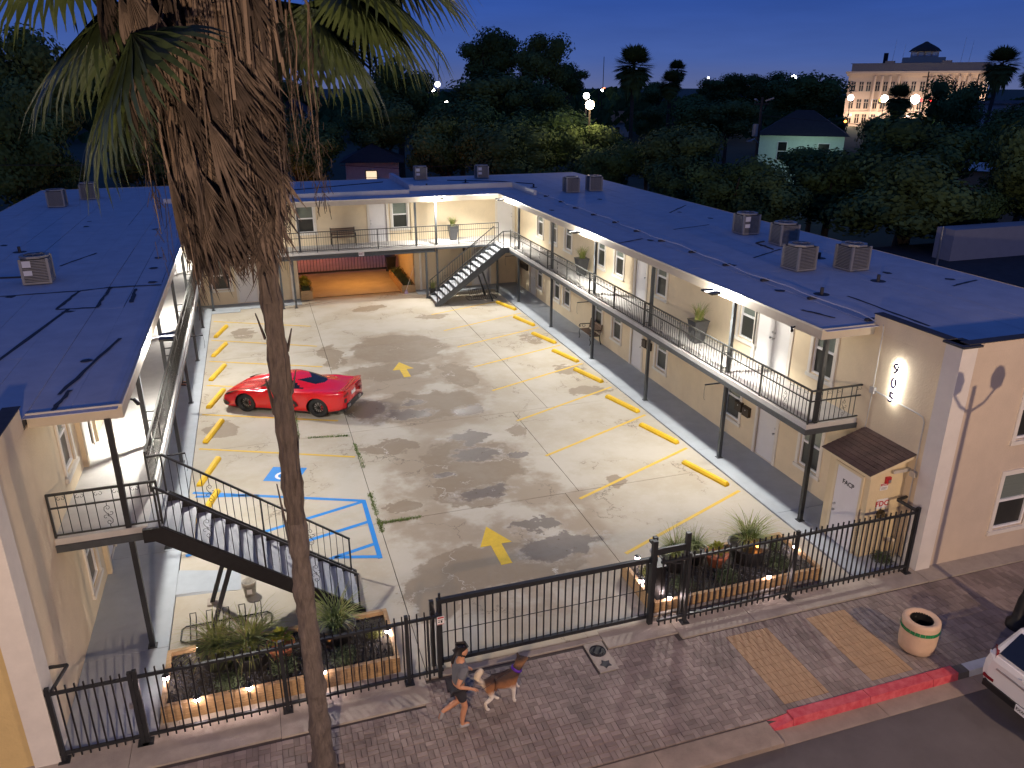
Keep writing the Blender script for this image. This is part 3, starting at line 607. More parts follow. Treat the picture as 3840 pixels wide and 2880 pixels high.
MB().bar((1.1, 2.85, 0), (1.72, 2.85, 1.72), .09, .09).obj('leg', M_dark, t); MB().bar((1.1, 1.5, 0), (1.72, 1.5, 1.72), .09, .09).obj('leg', M_dark, t); MB().box(1.0, 2.72, .002, 1.22, 2.98, .03).obj('foot_plate', M_conc, t)
MB().bar((.3, 2.93, 3.70), (.62, 2.93, 3.72), .045, .04).obj('landing_rail', M_dark, t)
# ================================================================== STREET FENCE AND GATES
PK = {}
def pk(h):
    if h not in PK: PK[h] = MB().box(-.0125, -.0125, 0, .0125, .0125, h).mesh('picket', M_iron)
    return PK[h]
def fence(t, x0, x1, y, zt, zb, top, bot, sp, posts, capz=None):
    MB().box(x0, y-.025, zt-.05, x1, y+.025, zt).obj('top_rail', M_dark, t); MB().box(x0, y-.025, zb-.025, x1, y+.025, zb+.025).obj('bottom_rail', M_dark, t)
    n = int(round((x1-x0)/sp))
    for i in range(n+1):
        x = x0+.05+(x1-x0-.1)*i/n
        if any(abs(x-p) < .05 for p in posts): continue
        link('picket', pk(round(top-bot, 3)), t, (x, y, bot))
    for p in posts: MB().box(p-.035, y-.035, 0, p+.035, y+.035, top).box(p-.09, y-.09, .012, p+.09, y+.09, .03).obj('fence_post', M_dark, t)
t = thing('street_fence', 'black picket fence in front of the left planter', 'fence')
fence(t, .16, 5.5, -1.04, 1.46, .17, 1.58, .06, .146, [.17, 2.55, 4.82])
MB().box(5.39, -1.075, 0, 5.47, -1.0, 1.5).box(5.2, -1.07, 0, 5.24, -1.02, 1.46).obj('fence_post', M_dark, t)
t = thing('pedestrian_gate', 'narrow black picket gate with padlock at the left wing walkway', 'gate')
fence(t, -1.2, .13, -1.04, 1.46, .17, 1.56, .06, .15, [-1.15, .09])
MB().bar((-1.55, -1.02, 1.40), (-1.2, -1.03, 1.43), .05).bar((-1.12, -1.04, 1.435), (-.98, -.35, 1.435), .045).bar((-.98, -.35, 1.435), (-1.27, -.33, 1.435), .045).obj('wall_bracket', M_dark, t)
lk = MB(); lk.box(.0, -1.10, .83, .06, -1.07, .93).tube([(.01, -1.085, .93), (.01, -1.085, .98), (.05, -1.085, .98), (.05, -1.085, .93)], .007, 5)
tag(lk.obj('padlock', M_steel), 'silver padlock hanging on the narrow pedestrian gate', 'padlock')
t = thing('street_fence', 'black picket fence in front of the right planter and the fire panel booth', 'fence')
fence(t, 10.14, 16.72, -1.04, 1.67, .20, 1.77, .07, .146, [10.8, 13.47, 16.74])
MB().bar((16.74, -1.04, 1.66), (16.70, -.45, 1.66), .06).bar((16.70, -.45, 1.66), (17.02, -.40, 1.66), .05).obj('return_rail', M_dark, t)
t = thing('sliding_gate', 'closed black sliding vehicle gate across the driveway entrance', 'gate')
g0, g1, gy = 5.56, 10.2, -.74
MB().box(g0, gy-.04, 1.50, g1, gy+.04, 1.60).obj('top_rail', M_dark, t); MB().box(g0, gy-.04, .09, g1, gy+.04, .17).obj('bottom_rail', M_dark, t)
MB().box(g0-.09, gy-.05, .05, g0, gy+.05, 1.60).box(g0-.05, gy-.02, 1.60, g0-.01, gy+.02, 1.72).obj('end_frame', M_dark, t)
for i in range(30): link('picket', pk(1.34), t, (g0+.11+i*.155, gy, .165))
MB().bar((g0, gy+.03, .78), (g1, gy+.03, .78), .012).obj('cable', M_iron, t)
MB().box(g1, gy-.03, .10, 14.3, gy+.02, .14).obj('track_beam', mat('galvanised_steel', (.45, .45, .45), .4, .7, var=.1), t)
t = thing('gate_post', 'tall black steel roller post frame at the right end of the sliding gate', 'post')
MB().box(10.02, -.90, 0, 10.12, -.80, 2.07).obj('upright', M_dark, t); MB().box(10.16, -.66, 0, 10.25, -.57, 2.0).obj('upright', M_dark, t); MB().box(10.80, -.88, 0, 10.90, -.80, 2.12).obj('upright', M_dark, t)
MB().box(10.12, -.87, 1.72, 10.80, -.82, 1.86).obj('crossbar', M_dark, t); MB().box(10.03, -.80, 1.95, 10.11, -.66, 2.0).obj('crossbar', M_dark, t); MB().cyl((10.09, -.78, 1.75), (10.09, -.70, 1.75), .06).obj('roller', M_steel, t)
t = thing('gate_post', 'black steel latch post at the left end of the sliding gate', 'post')
MB().box(5.34, -.72, 0, 5.42, -.64, 1.55).obj('upright', M_dark, t); MB().bar((5.38, -.70, 1.5), (5.5, -.95, .9), .03).obj('brace', M_dark, t); MB().cyl((5.45, -.85, .85), (5.52, -.85, .85), .07).obj('latch', M_dark, t)
t = thing('gate_operator', 'black gate motor cabinet at the right end of the sliding gate', 'gate motor', (10.42, -.33, 0))
MB().box(-.13, -.17, .3, .17, .17, 1.08).obj('cabinet', M_black, t); MB().box(-.14, -.18, 1.081, .18, .18, 1.13).obj('lid', M_black, t); MB().tube([(-.1, -.18, .5), (-.14, -.26, .3), (-.1, -.3, .1), (0, -.3, .02)], .012).obj('cable', M_trim, t); MB().box(-.1, -.14, 0, .14, .14, .3).obj('base', M_dark, t)
MB().box(.05, -.18, .42, .13, -.172, .52).obj('label', M_white, t)
sg = thing('notice_sign', 'small white notice with red border at the left gate post', 'sign', (5.47, -1.085, 1.36))
MB().box(-.07, -.004, -.09, .07, .004, .09).obj('plate', M_white, sg)
Mr = mat('sign_red', (.45, .02, .03), .5, var=.05)
sgm = MB(); sgm.box(-.06, -.0065, .05, .06, -.0045, .08).box(-.065, -.0065, -.085, .065, -.0045, -.075); sgm.obj('red_band', Mr, sg)
sgb = MB(); sgb.box(-.05, -.0065, .01, .05, -.0045, .02).box(-.05, -.0065, -.035, -.015, -.0045, -.015).box(0, -.0065, -.05, .03, -.0045, 0); sgb.obj('print', M_black, sg)
# utility cover in the pavement
t = thing('utility_cover', 'round black iron utility cover set in concrete among the pavers', 'cover', (8.66, -1.31, 0))
MB().box(-.2, -.6, -.05, .2, .27, .004).obj('collar', M_conc, t); MB().lathe((0, 0, .004), [(0, .018), (.12, .018), (.13, .006), (.15, .006), (.155, .016), (.17, .012), (.175, 0)], 24).obj('lid', M_iron, t)
MB().hexa([(.0+.13*cos(a)*k, -.4+.13*sin(a)*k, .0045) for a, k in [(i*pi/5, 1 if i % 2 else .62) for i in range(10)]], [(.0+.13*cos(a)*k, -.4+.13*sin(a)*k, .008) for a, k in [(i*pi/5, 1 if i % 2 else .62) for i in range(10)]]).obj('tar_splash', M_tar, t)
# ================================================================== PLANTERS
M_wood = mat('planter_timber', (.42, .27, .13), .75, var=.25, sc_=3, stretch=(1.5, 12, 12), bump=.3, bsc=30)
M_grav = mat('black_lava_gravel', (.035, .037, .045), .6, var=.5, sc_=30)
def planter(label, x0, x1, y0, y1, h, layers, seed, ends=True):
    t = thing('timber_planter', label, 'planter'); r = random.Random(seed); lh = h/layers; w_ = .085
    for k in range(layers):
        z0, z1 = k*lh+.002, (k+1)*lh-.004
        for yy in (y0, y1-w_):
            n = max(1, int((x1-x0)/1.1)); cs = [x0+(x1-x0)*i/n+(r.uniform(-.2, .2) if 0 < i < n else 0) for i in range(n+1)]
            for i in range(n):
                j = r.uniform(-.006, .006); MB().box(cs[i]+.004, yy+j, z0, cs[i+1]-.004, yy+w_+j, z1).obj('plank', M_wood, t)
        for xx in (x0, x1-w_):
            MB().box(xx, y0+w_+.006, z0, xx+w_, y1-w_-.006, z1).obj('plank', M_wood, t)
    MB().box(x0+w_, y0+w_, .01, x1-w_, y1-w_, h-.10).obj('soil', M_soil, t)
    gm = MB(); n = int((x1-x0)*(y1-y0)*330)
    for i in range(n):
        x = r.uniform(x0+.1, x1-.1); y = r.uniform(y0+.1, y1-.1); s = r.uniform(.018, .038); z = h-.095+r.uniform(-.01, .012); a = r.uniform(0, 6)
        q = [(x+s*cos(a+k*2.094)*r.uniform(.7, 1.2), y+s*sin(a+k*2.094)*r.uniform(.7, 1.2), z-.01) for k in range(3)]; tp = (x+r.uniform(-.3, .3)*s, y, z+s*r.uniform(.5, .9))
        k0 = len(gm.v); gm.v += q+[tp]; gm.f += [(k0, k0+1, k0+3), (k0+1, k0+2, k0+3), (k0+2, k0, k0+3)]; gm.m += [0, 0, 0]
    kind(gm.obj('gravel', M_grav, t), 'stuff'); return t
planter('low timber planter of black gravel and grasses left of the driveway', .37, 4.72, -.66, .96, .36, 3, 1)
planter('low timber planter of black gravel and grasses right of the driveway', 10.27, 14.62, -.68, .96, .36, 3, 2)
planter('short timber planter of croton plants inside the left passage mouth', 4.83, 5.45, 29.3, 32.4, .5, 2, 3)
planter('long timber planter of shrubs along the right passage wall', 10.3, 11.06, 29.2, 33.6, .42, 2, 4)
M_blade = mat('fountain_grass', (.17, .25, .045), .7, var=.3, sc_=6, hue=(.34, .36, .10)); M_straw = mat('dry_grass', (.34, .27, .13), .8, var=.2)
M_blade2 = mat('dark_sedge', (.06, .10, .035), .7, var=.35, sc_=6)
def blades(n, L, spread, droop, seed, wd=.011):
    r = random.Random(seed); mb = MB()
    for i in range(n):
        a = r.uniform(0, 2*pi); l = L*r.uniform(.55, 1.1); lean = spread*r.random()**.7; x = r.gauss(0, .05); y = r.gauss(0, .05); z = 0; d = Vector((cos(a), sin(a), 0)); n_ = Vector((-sin(a), cos(a), 0)); prev = None; el = pi/2-lean; p = Vector((x, y, 0)); ns = 5; m = 1 if r.random() < .12 else 0
        for k in range(ns+1):
            wv = wd*(1-.85*k/ns); cur = (p-n_*wv, p+n_*wv)
            if prev: mb.quad(prev[0], prev[1], cur[1], cur[0], m=m)
            prev = cur; p = p+(d*cos(el)+Vector((0, 0, sin(el))))*l/ns; el -= droop*r.uniform(.6, 1.3)/ns*2
    return mb
GR = [blades(230, .95, .9, .8, 1).mesh('grass_blades', [M_blade, M_straw]), blades(210, .8, .7, .7, 2).mesh('grass_blades', [M_blade, M_straw]), blades(130, .62, .45, .5, 3, .013).mesh('grass_blades', [M_blade, M_straw]), blades(300, .42, 1.1, .8, 4, .010).mesh('grass_blades', [M_blade2, M_blade])]
M_potd = mat('dark_glazed_pot', (.03, .028, .027), .35, var=.3, sc_=5); M_terra = mat('terracotta', (.42, .13, .06), .7, var=.15, sc_=5); M_potb = mat('charcoal_tall_pot', (.035, .036, .04), .4, var=.2)
def potted(label, x, y, z, gr, sc2, pot, ph, pr, group=None):
    t = thing('potted_grass' , label, 'potted plant', (x, y, z), group=group)
    if pot: MB().lathe((0, 0, 0), [(0, 0), (pr*.72, 0), (pr, ph*.93), (pr*1.06, ph*.95), (pr*1.06, ph), (pr*.93, ph), (pr*.9, ph*.9), (0, ph*.9)], 20).obj('pot', pot, t, True)
    link('foliage', GR[gr], t, (0, 0, ph*.88), R.uniform(0, 6), scale=(sc2, sc2, sc2)); return t
potted('large arching grass in a dark oval pot at the left planter corner', 1.35, .38, .26, 0, 1.0, M_potd, .36, .38)
potted('largest bright green grass in a dark pot mid left planter', 1.95, .22, .26, 0, 1.1, M_potd, .36, .40)
potted('arching grass in a dark pot at the foot of the dark staircase', 3.62, .42, .26, 1, 1.15, M_potd, .36, .38)
potted('upright grass in a dark pot behind the gate roller posts', 11.42, .55, .26, 1, .95, M_potd, .36, .38)
potted('thin grass clump in a dark pot left of the red clay pot', 11.98, .62, .26, 1, .8, M_potd, .36, .3)
potted('tall grass in a black barrel pot at the right planter middle', 13.22, .28, .26, 1, 1.25, M_potd, .45, .46)
for lab, x, y, z in (('tall charcoal planter of green grass on the upper right balcony near the double door', 16.45, 8.48, BF), ('tall charcoal planter of green grass on the upper right balcony below the middle floodlight', 16.62, 18.75, BF), ('tall black planter of spiky grass on the rear balcony left of the corner stairs', 13.23, 28.9, BF)):
    t = thing('balcony_planter', lab, 'potted plant', (x, y, z)); s = .26
    MB().hexa([(-s*.6, -s*.6, 0), (s*.6, -s*.6, 0), (s*.6, s*.6, 0), (-s*.6, s*.6, 0)], [(-s, -s, .74), (s, -s, .74), (s, s, .74), (-s, s, .74)]).box(-s*1.04, -s*1.04, .741, s*1.04, s*1.04, .77).obj('pot', M_potb, t); link('foliage', GR[2], t, (0, 0, .72), R.uniform(0, 6), scale=(1.05, 1.05, 1.1))
t = potted('green grass in a low pot at the foot of the rear staircase', 11.9, 28.6, .03, 2, .9, M_potd, .3, .2)
M_croton = mat('croton_leaf', (.55, .42, .03), .5, var=.35, sc_=9, hue=(.20, .30, .03))
def leafy(n, s, seed):
    r = random.Random(seed); mb = MB()
    for i in range(n):
        a = r.uniform(0, 2*pi); el = r.uniform(.2, 1.35); d = Vector((cos(a)*cos(el), sin(a)*cos(el), sin(el))); o = Vector((0, 0, r.uniform(0, .18)*s)); n_ = Vector((-sin(a), cos(a), 0)); l = s*r.uniform(.22, .36)
        st_ = o+d*s*.12; md = st_+d*l*.5+Vector((0, 0, .01)); tp = st_+d*l*1.0-Vector((0, 0, l*.25)); wv = l*.22
        mb.quad(st_, md-n_*wv, tp, md+n_*wv)
    return mb
CRO = leafy(60, .9, 5).mesh('leaves', M_croton)
for lab, x, y, z, pot, s in (('yellow croton in a terracotta pot in the left planter', 2.52, .2, .26, 1, .8), ('yellow croton in a red clay pot in the right planter', 12.40, .32, .26, 1, .75), ('yellow croton at the back of the left passage planter', 5.15, 31.6, .38, 0, 1.1), ('yellow croton at the front of the left passage planter', 5.15, 30.5, .38, 0, 1.0)):
    t = thing('croton_plant', lab, 'potted plant' if pot else 'plant', (x, y, z))
    if pot: MB().lathe((0, 0, 0), [(0, 0), (.17, 0), (.26, .27), (.28, .275), (.28, .34), (.25, .34), (.23, .3), (0, .3)], 20).obj('pot', M_terra, t, True)
    link('leaves', CRO, t, (0, 0, .3 if pot else 0), R.uniform(0, 6), scale=(s, s, s))
def shrub_mesh(seed, n, m):
    r = random.Random(seed); mb = MB()
    for i in range(n):
        v = Vector((r.gauss(0, 1), r.gauss(0, 1), abs(r.gauss(0, 1)))).normalized()*r.uniform(.55, 1.0)*(.8+.2*sin(7*i)); v.z *= .8; s = r.uniform(.045, .09); u = Vector((r.gauss(0, 1), r.gauss(0, 1), r.gauss(0, 1))).normalized(); q = u.cross(v).normalized()
        mb.quad(v-u*s, v-q*s*.5, v+u*s, v+q*s*.5)
    return mb.mesh('foliage', m)
M_shrub = mat('rosemary_shrub', (.06, .085, .035), .8, var=.4, sc_=8); M_shrub2 = mat('olive_shrub', (.13, .14, .035), .8, var=.4, sc_=8)
SH = [shrub_mesh(21, 900, M_shrub), shrub_mesh(22, 900, M_shrub2)]
for lab, x, y, z, s, k in (('round dark shrub at the front left of the left planter', 1.55, -.33, .26, .33, 0), ('round dark shrub in front of the terracotta pot in the left planter', 2.55, -.2, .26, .36, 0), ('round dark shrub right of the palm trunk in the left planter', 3.68, -.3, .26, .34, 0), ('small olive shrub beside the right edge light of the left planter', 4.35, .25, .26, .22, 1),
    ('yellowish shrub at the left end of the right planter', 10.72, .45, .26, .26, 1), ('round dark shrub just right of the gate roller posts', 11.2, -.25, .26, .34, 0), ('round green shrub in front of the red clay pot', 12.3, -.3, .26, .36, 0), ('round shrub at the right front of the right planter', 13.75, -.2, .26, .36, 0), ('small dark shrub at the right back corner of the right planter', 14.1, .5, .26, .26, 0), ('grey green shrub behind the red clay pot', 12.0, .7, .26, .25, 0),
    ('low dark shrub at the foot of the fire panel booth', 16.55, -.48, .0, .3, 0), ('bright green shrub in the middle of the left passage planter', 5.2, 31.1, .38, .42, 1), ('grey fluffy shrub at the front end of the left passage planter', 5.15, 29.7, .38, .4, 0),
    ('rear bushy shrub of the right passage planter', 10.65, 32.9, .3, .5, 0), ('middle bushy shrub of the right passage planter', 10.65, 31.6, .3, .48, 0), ('leafy shrub of the right passage planter near the broom', 10.7, 30.4, .3, .42, 0), ('front dark shrub of the right passage planter', 10.7, 29.6, .3, .36, 0)):
    t = thing('shrub', lab, 'shrub', (x, y, z)); link('foliage', SH[k], t, (0, 0, s*.15), R.uniform(0, 6), scale=(s, s, s)); MB().cyl((0, 0, -.02), (0, 0, s*.5), .02, n=6).obj('stem', M_soil, t)
# grass tufts in the slab joints
mb = MB()
for (x0, y0, x1, y1, n) in ((5.2, 10.2, 5.24, 8.4, 70), (5.2, 6.8, 5.2, 5.5, 80), (5.2, 5.3, 5.2, 4.6, 60), (5.2, 5.05, 6.3, 5.05, 130), (3.55, 13.1, 3.5, 11.2, 60), (3.8, 11.15, 5.1, 10.9, 90)):
    for i in range(n*3):
        f = R.random(); x = x0+(x1-x0)*f+R.gauss(0, .035); y = y0+(y1-y0)*f+R.gauss(0, .035); h = R.uniform(.02, .07); a = R.uniform(0, 6); mb.quad((x-.012*cos(a), y-.012*sin(a), 0), (x+.012*cos(a), y+.012*sin(a), 0), (x+.03*sin(a), y+.03*cos(a), h))
kind(mb.obj('weeds', mat('weed_green', (.14, .20, .05), .8, var=.3)), 'stuff')
# ================================================================== PATH LIGHTS
M_glow = emat('path_light_glow', (1, .80, .82), 60); M_glowo = emat('lantern_glow', (1, .28, .05), 14)
def path_light(lab, x, y, z, orange=False):
    t = thing('path_light', lab, 'garden light', (x, y, .2), group='small garden lights in the planters'); h = z-.2
    MB().cyl((0, 0, -.05), (0, 0, h-.05), .012, n=6).obj('stake', M_black, t)
    MB().lathe((0, 0, h), [(.03, -.05), (.055 if not orange else .05, -.02), (.055 if not orange else .05, .035), (.03, .05)], 10, cap=True).obj('lens', M_glowo if orange else M_glow, t)
    MB().lathe((0, 0, h), [(.075, .055), (.05, .075), (0, .085)], 10).obj('cap', M_black, t)
    o = lamp('path_light_lamp', (0, 0, h+.0), 2.2 if not orange else 1.2, (1, .74, .62) if not orange else (1, .35, .08), .06); o.parent = t; o.location = (0, 0, h-.1); o['kind'] = 'helper'
for a in (('white garden light at the back left corner of the left planter', 1.0, .74, .45), ('orange lantern among the grasses of the left planter', 1.62, .5, .52, True), ('white garden light on the left end of the left planter', .43, .04, .44), ('white garden light on the front board of the left planter, nearer the palm', 1.91, -.69, .42), ('white garden light on the front board of the left planter, further from the palm', 1.01, -.70, .42), ('white garden light beside the palm trunk on the front board', 3.24, -.69, .42), ('white garden light on the right end of the left planter', 4.62, .12, .42), ('orange lantern half hidden in the grass below the dark staircase', 3.45, .2, .5, True),
    ('white garden light at the back left corner of the right planter', 10.62, .86, .46), ('white garden light on the left end of the right planter', 10.33, .08, .42), ('white garden light below the gate roller posts', 10.62, -.66, .42), ('orange lantern in front of the tall barrel pot grass', 13.28, .02, .8, True), ('white garden light on the right end of the right planter', 14.5, .17, .42), ('white garden light on the front board of the right planter', 13.15, -.66, .42), ('small white garden light beside the croton of the right planter', 12.2, .75, .5)): path_light(*a)
# ================================================================== FIRE PANEL BOOTH
booth = thing('fire_panel_booth', 'small cream lean-to booth with brown shingled roof against the 905 wall', 'booth')
bx0, by0, by1 = 16.05, -.2, 1.2
bm_ = MB(); bm_.hexa([(bx0, by0, 0), (RX-.005, by0, 0), (RX-.005, by1, 0), (bx0, by1, 0)], [(bx0, by0, 2.36), (RX-.005, by0, 2.62), (RX-.005, by1, 2.62), (bx0, by1, 2.36)]); bm_.obj('wall', mat('booth_stucco', (.66, .55, .34), .8, var=.05, bump=.3, bsc=22), booth)
o = MB().box(bx0-.03, .04, .05, bx0-.004, .86, 2.08).obj('door', mat('white_door_paint', (.7, .69, .68), .4), booth)
for yy, z in ((.78, 1.03), (.78, .86)): MB().cyl((bx0-.03, yy, z), (bx0-.085, yy, z), .03, n=10).obj('door_knob', M_steel, o)
link('lettering', textmesh('lettering', 'FACP', .17, .002, M_black), o, (bx0-.034, .44, 1.73), rot=(pi/2, 0, -pi/2))
fr = MB()
for a in ((-.03, .04, 0, 2.16), (.86, .95, 0, 2.16)): fr.box(bx0-.045, a[0], a[2], bx0-.002, a[1], a[3])
fr.box(bx0-.045, .04, 2.09, bx0-.002, .86, 2.16); fr.obj('door_frame', mat('booth_trim', (.68, .58, .38), .7, var=.05), booth)
rz0, rz1, ra, rb = 2.40, 2.76, 15.84, RX-.004; ry0, ry1 = -.38, 1.28
def rzz(x): return rz0+(rz1-rz0)*(x-ra)/(rb-ra)
MB().hexa([(ra, ry0, rz0-.10), (rb, ry0, rz1-.10), (rb, ry1, rz1-.10), (ra, ry1, rz0-.10)], [(ra, ry0, rz0-.01), (rb, ry0, rz1-.01), (rb, ry1, rz1-.01), (ra, ry1, rz0-.01)]).obj('roof', mat('booth_trim', (.68, .58, .38), .7), booth)
M_shin = mat('brown_asphalt_shingle', (.085, .052, .042), .9, var=.35, sc_=2.5, bump=.5, bsc=150)
for r_ in range(9):
    xa = ra-.03+(rb-ra+.03)*r_/9; xb = min(rb, xa+.155); off = -.1 if r_ % 2 else 0
    for c in range(7):
        y0 = max(ry0-.02, ry0-.02+off+c*.27); y1 = min(ry1+.02, ry0-.02+off+(c+1)*.27-.006)
        if y1-y0 < .03: continue
        j = R.uniform(0, .004); MB().hexa([(xa, y0, rzz(xa)-.008), (xb, y0, rzz(xb)-.008), (xb, y1, rzz(xb)-.008), (xa, y1, rzz(xa)-.008)], [(xa, y0, rzz(xa)+.012+j), (xb, y0, rzz(xb)+.002), (xb, y1, rzz(xb)+.002), (xa, y1, rzz(xa)+.012+j)]).obj('shingle', M_shin, booth)
t = thing('fire_alarm_strobe', 'dark red fire horn strobe on the booth front', 'alarm', (16.53, by0, 2.10)); MB().box(-.07, -.06, -.08, .07, -.002, .08).obj('housing', Mr, t); MB().box(-.02, -.085, -.05, .05, -.061, .02).obj('strobe_lens', M_steel, t)
t = thing('notice_sign', 'small red and white notice below the fire strobe', 'sign', (16.47, by0, 1.93)); MB().box(-.11, -.012, -.10, .11, -.002, .08).obj('plate', M_white, t); MB().box(-.105, -.015, .02, .105, -.0125, .075).obj('red_band', Mr, t)
link('lettering', textmesh('lettering', 'ALARM', .045, .001, M_white), t, (0, -.0165, .047), rot=(pi/2, 0, 0)); link('lettering', textmesh('lettering', 'when the bell rings\ncall 911', .024, .0005, M_black), t, (0, -.0135, -.035), rot=(pi/2, 0, 0)) if False else MB().box(-.08, -.0135, -.03, .08, -.0125, -.022).box(-.08, -.0135, -.055, .08, -.0125, -.047).box(-.08, -.0135, -.08, .05, -.0125, -.072).obj('print', M_black, t)
t = thing('fdc_sign', 'white square sign with red FDC letters', 'sign', (16.50, by0, 1.46)); MB().box(-.16, -.012, -.13, .16, -.002, .13).obj('plate', M_white, t); link('lettering', textmesh('lettering', 'FDC', .20, .002, Mr), t, (0, -.0145, 0), rot=(pi/2, 0, 0))
t = thing('fire_hose_inlet', 'round brass fire department hose inlet under the FDC sign', 'hose inlet', (16.50, by0, 1.18)); Mb = mat('old_brass', (.22, .17, .08), .5, .7, var=.25)
MB().cyl((0, 0, 0), (0, -.04, 0), .12, n=16).obj('flange', Mb, t); MB().cyl((-.055, -.04, 0), (-.075, -.14, -.02), .05, n=12).cyl((.055, -.04, 0), (.075, -.14, -.02), .05, n=12).obj('inlet', Mb, t)
t = thing('standpipe', 'short cream pipe elbow standing beside the booth shrub', 'pipe', (16.9, -.42, 0)); MB().tube([(0, 0, 0), (0, 0, .42), (-.03, 0, .50), (-.14, 0, .54)], .045, 10).obj('pipe', mat('booth_trim', (.68, .58, .38), .7), t, True); MB().cyl((-.14, 0, .54), (-.2, 0, .555), .055, n=12).obj('cap', M_steel, t)
# ================================================================== 905 HALO LIT NUMBERS
t = thing('house_number', 'tall halo lit house number 905 on the motel side wall', 'sign', (17.0, .57, 4.2))
M_num = mat('dark_purple_metal', (.03, .02, .07), .35, .6, var=.1); M_led = emat('led_white', (1, .98, .95), 55)
for ch, z in (('9', .36), ('0', 0), ('5', -.36)):
    d = link('numeral', textmesh('numeral', ch, .36, .016, M_num), t, (-.03, 0, z), rot=(pi/2, 0, -pi/2), scale=(.95, 1, 1))
    me = textmesh('led_strip', ch, .35, .004, M_led); link('led_strip', me, d, (0, 0, -.024))
    for dy in (-.05, .05):
        o = lamp('number_lamp', (0, 0, 0), 3.4, (1, .98, .96), .03); o.parent = t; o.location = (.01, dy, z); o['kind'] = 'helper'
# ================================================================== FLOODLIGHTS ON THE EAVES
M_lens = emat('flood_lens', (1, .93, .80), 30); M_arm = mat('flood_arm_white', (.7, .7, .7), .4, var=.05)
FL = [('floodlight on the right eave above the middle balcony planter', (15.53, 16.1), (-1, 0)), ('floodlight on the right eave nearest the street', (15.53, 5.8), (-1, 0)), ('floodlight at the inner right corner of the eaves', (15.53, 26.2), (-1, 0)), ('floodlight on the left eave nearest the street', (.28, 6.0), (1, 0)), ('floodlight midway along the left eave', (.28, 16.7), (1, 0)), ('floodlight on the rear eave above the drive through', (12.1, 27.85), (0, -1)), ('floodlight at the far end of the left eave behind the palm', (.28, 26.4), (1, 0))]
for (lab, (x, y), (dx, dy)), lp in zip(FL, FLOODS):
    t = thing('flood_light', lab, 'floodlight', (x, y, 5.30), atan2(dy, dx), 'floodlights along the eaves')
    MB().box(0, -.05, -.06, .025, .05, .06).bar((.02, 0, .02), (.40, 0, .06), .04, .03).obj('arm', M_arm, t)
    for s in (-1, 1):
        h = MB(); h.hexa([(.26, s*.04, .0), (.58, s*.10, .0), (.58, s*.30, .0), (.26, s*.26, .0)][::s], [(.26, s*.04, .05), (.58, s*.10, .05), (.58, s*.30, .05), (.26, s*.26, .05)][::s]); hd = h.obj('lamp_head', M_black, t)
        MB().quad(*[(.28, s*.06, -.003), (.56, s*.11, -.003), (.56, s*.28, -.003), (.28, s*.24, -.003)][::-s]).obj('lens', M_lens, hd)
    pw = FLOOD_W*(1 if y < 20 else .8)
    o = lamp('flood_lamp', (0, 0, 0), pw*.20, (1, .95, .87), .11); o.parent = t; o.location = (.42, 0, -.12); o['kind'] = 'helper'
    o = lamp('flood_lamp', (0, 0, 0), pw*1.2, (1, .95, .87), .12, 'SPOT', (0, radians(-17), 0), radians(148)); o.parent = t; o.location = (.44, 0, -.10); o['kind'] = 'helper'
# lamp inside the passage (sodium orange) and alley lamp behind the rear gate
t = thing('passage_lamp', 'orange sodium lamp under the passage ceiling', 'lamp', (8.2, 32.0, 2.55)); MB().cyl((0, 0, 0), (0, 0, .06), .16, n=16).obj('base', M_black, t); MB().lathe((0, 0, 0), [(.14, 0), (.12, -.06), (0, -.09)], 16).obj('lens', emat('sodium_glow', (1, .42, .06), 12), t)
o = lamp('sodium_lamp', (0, 0, 0), 170, (1, .45, .10), .1); o.parent = t; o.location = (0, 0, -.2); o['kind'] = 'helper'
t = thing('alley_lamp', 'orange alley lamp on a pole behind the rear gate', 'lamp', (5.5, 40.5, 0)); MB().cyl((0, 0, 0), (0, 0, 3.9), .06).obj('pole', M_dark, t); MB().lathe((0, 0, 4.0), [(0, .12), (.14, .05), (.14, -.1), (0, -.14)], 12).obj('lens', emat('sodium_red_glow', (1, .3, .05), 8), t)
o = lamp('sodium_lamp', (0, 0, 0), 900, (1, .22, .05), .1); o.parent = t; o.location = (0, 0, 3.6); o['kind'] = 'helper'
kind(MB().box(0, 37.2, -.15, 16, 47, -.01).obj('alley', mat('alley_gravel', (.30, .17, .12), .9, var=.3, sc_=.8, stretch=(.3, 3, 1))))
t = thing('rear_gate', 'black picket gate closing the back of the drive through passage', 'gate')
MB().box(5.0, 35.18, .10, 10.9, 35.24, .22).obj('bottom_rail', M_iron, t); MB().box(5.0, 35.18, 1.9, 10.9, 35.24, 1.97).obj('top_rail', M_iron, t)
for i in range(31): link('picket', pk(1.85), t, (5.05+i*.19, 35.21, .15))
t = thing('waste_bin', 'dark wheeled bin beside the rear gate', 'bin', (10.62, 34.7, 0)); MB().hexa([(-.22, -.25, .08), (.22, -.25, .08), (.22, .25, .08), (-.22, .25, .08)], [(-.29, -.33, .95), (.29, -.33, .95), (.29, .33, .95), (-.29, .33, .95)]).obj('body', M_black, t); MB().box(-.31, -.35, .955, .31, .36, 1.02).obj('lid', M_black, t); [MB().cyl((s*.2, .26, .09), (s*.26, .26, .09), .09).obj('wheel', M_iron, t) for s in (-1, 1)]
t = thing('broom', 'broom with a pale head leaning by the right passage planter', 'broom'); MB().cyl((10.50, 29.08, .18), (11.02, 29.25, 1.42), .013, n=6).obj('handle', M_trim, t); MB().hexa([(10.38, 28.95, .0), (10.60, 28.95, 0), (10.60, 29.10, 0), (10.38, 29.10, 0)], [(10.45, 29.02, .2), (10.55, 29.02, .2), (10.55, 29.08, .2), (10.45, 29.08, .2)]).obj('brush', mat('broom_bristle', (.30, .22, .30), .9), t)
